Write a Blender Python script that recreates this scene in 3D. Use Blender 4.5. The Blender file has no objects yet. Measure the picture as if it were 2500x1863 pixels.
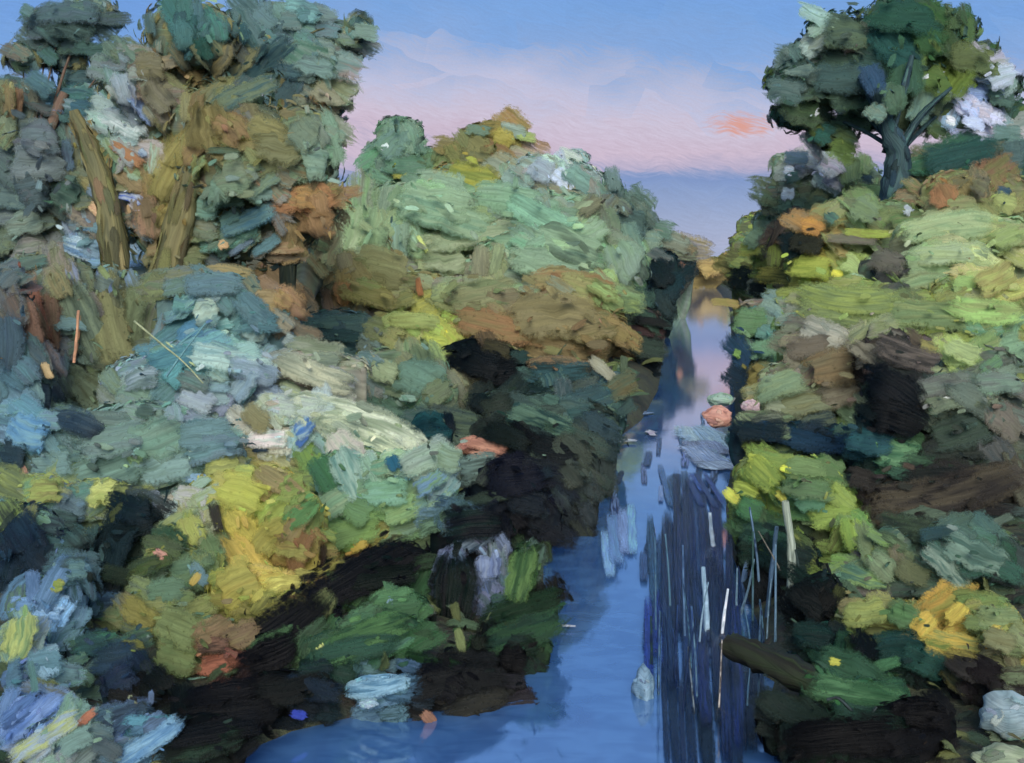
THINGS=r"""
tree|far left tree with slate blue crown, blue sky gaps and a leaning red-brown trunk|tree|tall trees on the left bank|19|130,60,70,40;190,30,60,35;50,120,40,24;175,175,50,26;100,110,40,28;235,130,38,28;270,170,50,30;150,130,35,22;20,200,45,30;90,215,50,28;60,250,75,55;60,330,90,80;180,500,110,90;130,340,120,100;60,470,110,110;230,260,100,70;210,440,110,90;200,230,60,35|50686a,5f7a78,6f7d62,4a6a6e,7a7a55,6f8c8a|60|80
tree|tree with thick forked ochre trunk and olive gold crown, centre of the left bank|tree|tall trees on the left bank|17|410,75,95,70;480,140,110,80;300,170,80,60;340,300,90,80;480,260,110,80;640,420,90,90;360,200,90,80;330,380,90,120;530,350,130,110;650,330,90,100;560,480,130,90;420,500,130,90|7c7a4e,6f8c7c,877a4a,6a8468,5d7a72,8a8450|65|70
tree|dark teal tree leaning over the gap of open sky, beside the ochre trunked tree|tree|tall trees on the left bank|21|590,40,75,35;660,50,60,30;730,80,50,35;690,130,55,45;775,60,20,18;660,220,60,50;670,190,85,80;760,90,40,35;640,270,90,80;550,90,80,60|4a6663,5e8283,3f5d60,6f8e86,7f8468|55|40
round_tree|small round grey-green tree on the far skyline, leftmost of the skyline trees|tree|skyline trees|62|865,290,50,36;850,350,62,50;910,360,70,40|678a72,5f806a,6f9377|45|50
round_tree|brown and mustard topped tree at the highest point of the far skyline|tree|skyline trees|54|1070,300,75,34;1040,350,90,50;1010,390,80,40|7d7b4a,8b7343,6b7f68,8f8a40|50|-30
flowering_shrub|far shrub dusted with grey-white blossom, right of the mustard topped tree|shrub|skyline trees|52|1190,385,80,45;1240,400,60,50;1240,345,35,20;1140,380,50,40|92a6b0,84a094,a5b5a6,6a8d84|45|-40
shrub|dark blue-green bush on the skyline sloping down to the blue gap|shrub|skyline trees|56|1290,420,60,45;1345,465,60,45;1320,500,60,50|5d7a74,4f6b68,6a8d7a|45|-40
shrub|low grey-green bush at the foot of the skyline, last before the stream vanishes|shrub|skyline trees|58|1400,520,55,35;1460,540,45,25;1380,560,50,50|637a72,7c8c7c,7c9a7c|35|-15
large_bush|huge pale mint green bush with a yellow patch near its top|bush|bushes along the left bank|38|950,470,190,80;870,540,160,100;1030,540,180,90;1020,400,60,25|86a583,8caa86,7e9a70,95a280,6f9377|90|-15
large_bush|pale sage green bush right of the huge mint bush, facing the stream|bush|bushes along the left bank|36|1210,510,120,90;1180,580,150,80;1320,580,80,70|7fa284,6f9a80,88a887,7c9a7c|85|-25
shrub|rust orange and green bush beneath the open gap of sky|bush|bushes along the left bank|33|700,500,75,75;760,560,90,80;680,440,50,30|93744a,86a072,8f8950,7e9a70|75|75
shrub|olive ochre bush low between the ochre trunked tree and the tan mound|bush|bushes along the left bank|28|760,620,120,60;880,650,110,60;640,620,70,50|8c8f5c,8f8950,7f8f66|70|-10
mounded_bush|smooth tan brown mounded bush right above the dark banks|bush|bushes along the left bank|27|1080,700,120,70;1220,720,130,80;1260,650,90,50;1010,650,80,50|857c52,86754a,84875f,80704b,7d6a48|95|-10
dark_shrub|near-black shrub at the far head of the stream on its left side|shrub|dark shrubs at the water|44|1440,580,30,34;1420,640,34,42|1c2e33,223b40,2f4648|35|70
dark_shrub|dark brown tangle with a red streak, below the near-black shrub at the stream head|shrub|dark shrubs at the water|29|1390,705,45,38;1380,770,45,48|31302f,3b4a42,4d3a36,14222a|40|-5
shrub|orange ochre bush where the stream vanishes|shrub|bushes at the stream head|130|1545,575,34,18;1500,575,24,14;1585,565,30,20|9a804c,8a9a44,7f8a68|26|-10
dark_shrub|black low bush on the right of the stream head|shrub|dark shrubs at the water|48|1640,600,48,26;1690,595,26,25|10201f,142420,1c2c2c|36|5
leafy_bush|blue-teal leafy bush below the ochre trunked tree|bush|bushes along the left bank|15|480,660,110,70;420,640,80,60;560,690,90,70|5a7c82,6b8e8c,53777f,7a9896|55|-15
leafy_bush|dark teal low bush left of the bright yellow-green patch|bush|bushes along the left bank|20|730,715,90,45;690,740,70,50|46625e,34504e,4d6b6c,5f6e62|50|-10
leafy_bush|bright yellow-green bush touching the black bramble|bush|bushes along the left bank|19|890,720,85,40;850,760,70,50;940,740,40,35|93a35a,a9b548,868c54|45|-15
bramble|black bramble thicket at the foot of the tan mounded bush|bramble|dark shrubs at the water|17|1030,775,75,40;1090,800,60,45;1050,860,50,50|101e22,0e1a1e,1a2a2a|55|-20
leafy_bush|olive grey bush around a faded red-brown stem on the far left|bush|bushes along the left bank|16|100,640,110,90;220,680,110,100;260,780,110,80;120,760,90,80|6f8068,74744f,6f7c5a,6f7f66,66878a|75|70
leafy_bush|slate blue shadowy bush against the left edge, under the first tree|bush|bushes along the left bank|14|20,700,55,100;50,830,60,80|425a66,516c7a,50686a|60|80
leafy_bush|lavender and sea-green bush in the middle of the left bank|bush|bushes along the left bank|13|420,800,120,60;330,840,110,70;500,830,90,60|7fa6a6,8098ac,6f8c7c,5f7f78,8b9cac|55|-15
leafy_bush|grey-green bush behind the round dark teal shrub|bush|bushes along the left bank|14.5|860,820,110,65;790,860,80,50;930,860,60,50|5d7a68,6d7e5a,567364,7f8f6a|65|35
grass_bank|pale straw grass swept down the slope, upper one of the two|grass tussock|tussocks on the left slope|13.5|690,800,110,35;620,790,60,30|8a927c,a8ac90,7f8a74|60|-20
grass_bank|cream white grass swept down the slope beside a blue leaf|grass tussock|tussocks on the left slope|11.7|720,920,130,50;620,920,100,55;830,970,80,35|c3cdb0,8a9a7c,a3b6a2,7f917a|70|-25
leafy_bush|sea-green spreading bush across the left slope|bush|bushes along the left bank|11|300,950,140,80;180,990,120,80;420,970,110,60;340,1030,130,60|6d8c82,6f8d7c,628488,6b8a80|70|15
shrub|round dark teal clipped shrub beside red earth|shrub|dark shrubs at the water|12.6|930,925,52,36|0f3a42,1b4e52,123038|50|0
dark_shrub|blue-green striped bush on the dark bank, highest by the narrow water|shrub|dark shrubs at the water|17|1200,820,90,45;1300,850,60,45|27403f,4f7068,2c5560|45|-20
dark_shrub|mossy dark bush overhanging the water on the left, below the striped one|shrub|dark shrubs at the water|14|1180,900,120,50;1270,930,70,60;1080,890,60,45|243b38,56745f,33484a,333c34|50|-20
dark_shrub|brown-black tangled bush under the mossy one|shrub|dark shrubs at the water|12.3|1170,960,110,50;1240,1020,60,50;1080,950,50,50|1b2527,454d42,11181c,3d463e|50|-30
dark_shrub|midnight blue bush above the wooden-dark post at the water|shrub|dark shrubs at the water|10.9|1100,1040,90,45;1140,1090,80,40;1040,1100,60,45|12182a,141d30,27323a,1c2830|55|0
leafy_bush|blue-green striped leafy bush above the foreground bank|bush|bushes along the left bank|10.4|770,1030,90,60;880,1030,80,55;800,1110,110,60;940,1020,50,50|6d9a78,5f8a80,8ca790,64885c,6a8a50|65|-40
leafy_bush|slate teal bush on the left edge in front of the sea-green one|bush|bushes along the left bank|10.6|60,950,70,60;150,930,80,40;90,1050,90,60|5f8a90,6f9eac,6a8a88,4a605c|55|-20
leafy_bush|yellow-green knobs of leaves above the black hollow, left|bush|bushes along the left bank|10|90,1070,70,45;220,1075,70,40|93a050,98a455,5b7684|45|-10
dark_shrub|ink blue hollow bush at the left edge|shrub|dark shrubs at the water|9|50,1170,90,80;110,1210,80,70|1f2f40,22323f,3d5a58|60|70
dark_shrub|tall black bush leaning between the blue grass and the gold bush|shrub|dark shrubs at the water|9.1|300,1120,45,55;260,1190,55,60;210,1270,50,50|1c3034,223438,1a2a2c|60|70
gold_bush|bright gold and yellow bush, the yellowest on the left bank|bush|bushes along the left bank|9.6|560,1070,100,60;560,1170,110,90;540,1280,90,60;650,1130,60,60;460,1100,60,70|a2a444,9a9440,a8a040,8c8a44,8f9c44|65|-50
leafy_bush|olive green bush below the gold one with a red-brown streak|bush|bushes along the left bank|8.9|380,1240,80,60;350,1330,100,60;440,1390,80,60;400,1180,60,50|6f7a48,6c7848,515c36,7c8444,5c7a60|55|40
grass_clump|powder blue grass clump at the left edge with one big green leaf|grass tussock|blue grasses in the corner|8|90,1320,75,70;40,1420,70,70;150,1260,40,50|5685b0,4a6c88,6690b4,6d8c5c|55|70
grass_clump|indigo and brown low clump between the blue grass and the black bank|grass tussock|blue grasses in the corner|7.7|240,1440,90,50;300,1500,80,50;200,1400,60,40|2c4458,26344c,18221e,33504e|50|20
grass_clump|streaked sky blue grass sweeping out of the bottom left corner|grass tussock|blue grasses in the corner|6.8|60,1560,110,60;180,1600,120,60;320,1600,70,50;80,1480,70,50|4a6ea0,6a8cc0,6f9088,4a6884|65|38
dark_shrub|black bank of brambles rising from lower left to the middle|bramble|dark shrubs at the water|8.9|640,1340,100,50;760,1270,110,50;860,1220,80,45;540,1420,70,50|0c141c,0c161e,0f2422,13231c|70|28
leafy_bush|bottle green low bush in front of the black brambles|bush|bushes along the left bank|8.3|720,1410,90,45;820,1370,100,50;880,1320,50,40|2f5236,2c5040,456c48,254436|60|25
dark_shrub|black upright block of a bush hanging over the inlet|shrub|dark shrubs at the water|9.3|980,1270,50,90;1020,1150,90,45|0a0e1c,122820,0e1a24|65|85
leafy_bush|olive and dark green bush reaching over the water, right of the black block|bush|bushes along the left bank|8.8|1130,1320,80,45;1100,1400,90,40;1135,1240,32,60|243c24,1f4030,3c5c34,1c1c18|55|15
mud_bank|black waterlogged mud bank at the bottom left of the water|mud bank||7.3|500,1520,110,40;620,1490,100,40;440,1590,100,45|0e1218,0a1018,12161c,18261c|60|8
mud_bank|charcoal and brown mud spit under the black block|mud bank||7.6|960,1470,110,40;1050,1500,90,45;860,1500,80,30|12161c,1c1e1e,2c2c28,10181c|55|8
tree|tall dark green tree on the right rise with a black trunk and ragged blue gaps|tree||24|1850,110,100,75;1770,190,90,60;1730,250,60,35;1890,190,90,60;1930,250,70,40;2110,210,90,60;1800,290,55,40;2130,290,70,25;1970,80,110,70;1950,200,120,70;2090,160,85,45;1880,255,60,30;2060,250,80,40;1740,120,30,30;2175,190,40,22;2200,250,40,30;1960,30,90,40;2070,60,50,35;1800,60,60,35;1690,170,35,25;1730,120,35,25;2130,110,35,20|3f5a50,4c6660,5c7038,2f5848,4a5c50,3f6048|50|50
leafy_bush|pale green bush with white blossom left of the black trunk|bush|bushes on the right bank|29|1740,400,45,40;1690,440,40,30;1670,480,40,25;1780,350,40,25;1830,400,80,50;1700,350,30,18;1730,460,60,40|6f8a68,7f9660,5d7a60,8fa89c|40|30
leafy_bush|olive green bush around the foot of the black trunk|bush|bushes on the right bank|21.6|1850,465,80,36;1925,470,60,34;1985,450,60,46;1770,490,60,30|748a60,6f8660,6f7c50|40|25
leafy_bush|low green bush with brown patch, first on the right of the vanishing stream|bush|bushes on the right bank|40|1660,490,60,32;1620,530,40,30|6f6650,5d7a60,8a9a44|34|10
dark_bush|bottle green bush behind the rust shrub at the right edge|bush|bushes on the right bank|23|2090,345,90,35;2180,340,60,35|2c5850,33604f,4a6462|55|15
leafy_bush|rust and olive dappled bush at the right edge|bush|bushes on the right bank|21|2070,410,70,40;2160,420,70,45;2110,470,110,35|8a6e50,8a9458,83905c,6c6e50|45|20
grass_bank|broad pale mint grass bank on the upper right slope|grass tussock|tussocks on the right slope|19|2060,520,130,40;2170,520,80,50;2060,560,100,40|9aae7c,98ac78,86a274|80|8
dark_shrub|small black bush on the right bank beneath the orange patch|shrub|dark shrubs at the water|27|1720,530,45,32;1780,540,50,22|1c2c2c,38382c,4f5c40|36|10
leafy_bush|lime yellow bush beside the small black bush|bush|bushes on the right bank|22|1770,575,70,28;1860,580,60,30|9aa63c,98ac68,86983c|45|5
leafy_bush|grey-brown bush in the middle of the pale right slope|bush|bushes on the right bank|18.5|1920,590,60,40;2010,600,60,40|5f5f50,3f4340,7f9c70|45|20
grass_bank|long olive-lime grass slope dropping towards the stream|grass tussock|tussocks on the right slope|17|1850,650,120,42;1740,655,50,25;1730,700,50,25;1800,700,80,30;2000,670,120,50;2120,650,110,60;2160,730,80,50|8b9c4c,7f8f52,84925a,8f9f50|90|-6
leafy_bush|emerald and teal bush on the right edge of the narrow water|bush|bushes on the right bank|21|1645,700,42,35;1685,730,50,40;1640,780,42,45|5d8458,24465c,5c8a7c,1f3848|42|10
heather_bush|mauve-brown heathery bush in the middle of the right bank|bush|bushes on the right bank|16|1780,750,80,45;1860,770,80,50;1800,810,90,50;1720,830,80,50|84887a,6c6456,746a4c,858a70,7c9068|60|-20
heather_bush|dark brown wiry bush right of the mauve one|bush|bushes on the right bank|15|1970,780,90,45;1920,750,50,40|45403c,6a6058,3c3a38|55|-20
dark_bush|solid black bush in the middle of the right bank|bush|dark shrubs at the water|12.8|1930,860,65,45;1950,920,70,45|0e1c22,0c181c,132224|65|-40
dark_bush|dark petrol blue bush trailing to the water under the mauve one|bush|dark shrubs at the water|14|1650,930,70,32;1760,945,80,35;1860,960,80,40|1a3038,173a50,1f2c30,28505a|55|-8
grass_bank|grey-green rough grass slope at the right edge|grass tussock|tussocks on the right slope|13|2100,850,110,50;2150,920,110,60;2060,960,90,50;2120,790,80,40|6c786c,707a64,5d6c60,3f4e44|75|5
sapling|lime yellow sapling bush with pale bare stems by the reeds|sapling||10.8|1650,1030,60,45;1740,1040,80,50;1810,1110,70,60;1630,1090,50,30;1840,1170,40,40|8c9c3c,6a8450,86a044,5c7c50,98a83c|50|-20
earth_bank|bare brown earth bank on the right, streaked diagonally|earth bank||11|2050,1060,150,50;1960,1090,90,45;2170,1060,70,60|3c342e,524838,2f302a,3a3430|85|18
grass_bank|dark grey-green arching grass below the brown earth bank|grass tussock|tussocks on the right slope|9.3|2070,1190,130,60;1950,1200,90,60;1880,1250,80,50;2150,1230,80,50|4d5c4c,46685c,6f8060,4f7460,3a5c50|70|-20
gold_bush|yellow-green bush with golden streaks at lower right|bush|bushes on the right bank|8.3|1890,1340,80,45;2010,1350,90,50;2120,1350,90,60;2180,1400,60,50|8c9448,b8a038,7a8a58,6d8048|60|-20
dark_bush|deep emerald bush behind the round black one at lower right|bush|bushes on the right bank|7.7|1960,1430,100,45;1860,1440,80,50;1780,1400,70,50|1c4038,1f4c40,30543c,173430|60|-15
leafy_bush|striped fern green bush hanging over the dark bank, lowest on the right|bush|bushes on the right bank|7.2|1860,1510,110,40;1780,1500,50,40|36603c,2c5040,4f7c50|70|-10
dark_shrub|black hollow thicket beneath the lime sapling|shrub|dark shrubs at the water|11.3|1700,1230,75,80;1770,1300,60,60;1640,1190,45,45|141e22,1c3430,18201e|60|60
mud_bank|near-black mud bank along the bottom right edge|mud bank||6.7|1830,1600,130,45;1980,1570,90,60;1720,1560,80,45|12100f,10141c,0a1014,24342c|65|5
earth_bank|brown clod of earth between the gold bush and the pale boulder|earth bank||7.4|2110,1460,60,40;2190,1490,50,35|3a3430,2a2220|50|-20
large_bush|dull grey-green mass of leaves behind the left trees|bush|bushes along the left bank|25|100,560,170,150;330,520,160,140;560,520,140,130;120,380,160,110;420,400,150,120;620,380,90,90|606e6b,6f7d62,6a8468,64767a,7a7c55|90|70
"""
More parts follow.
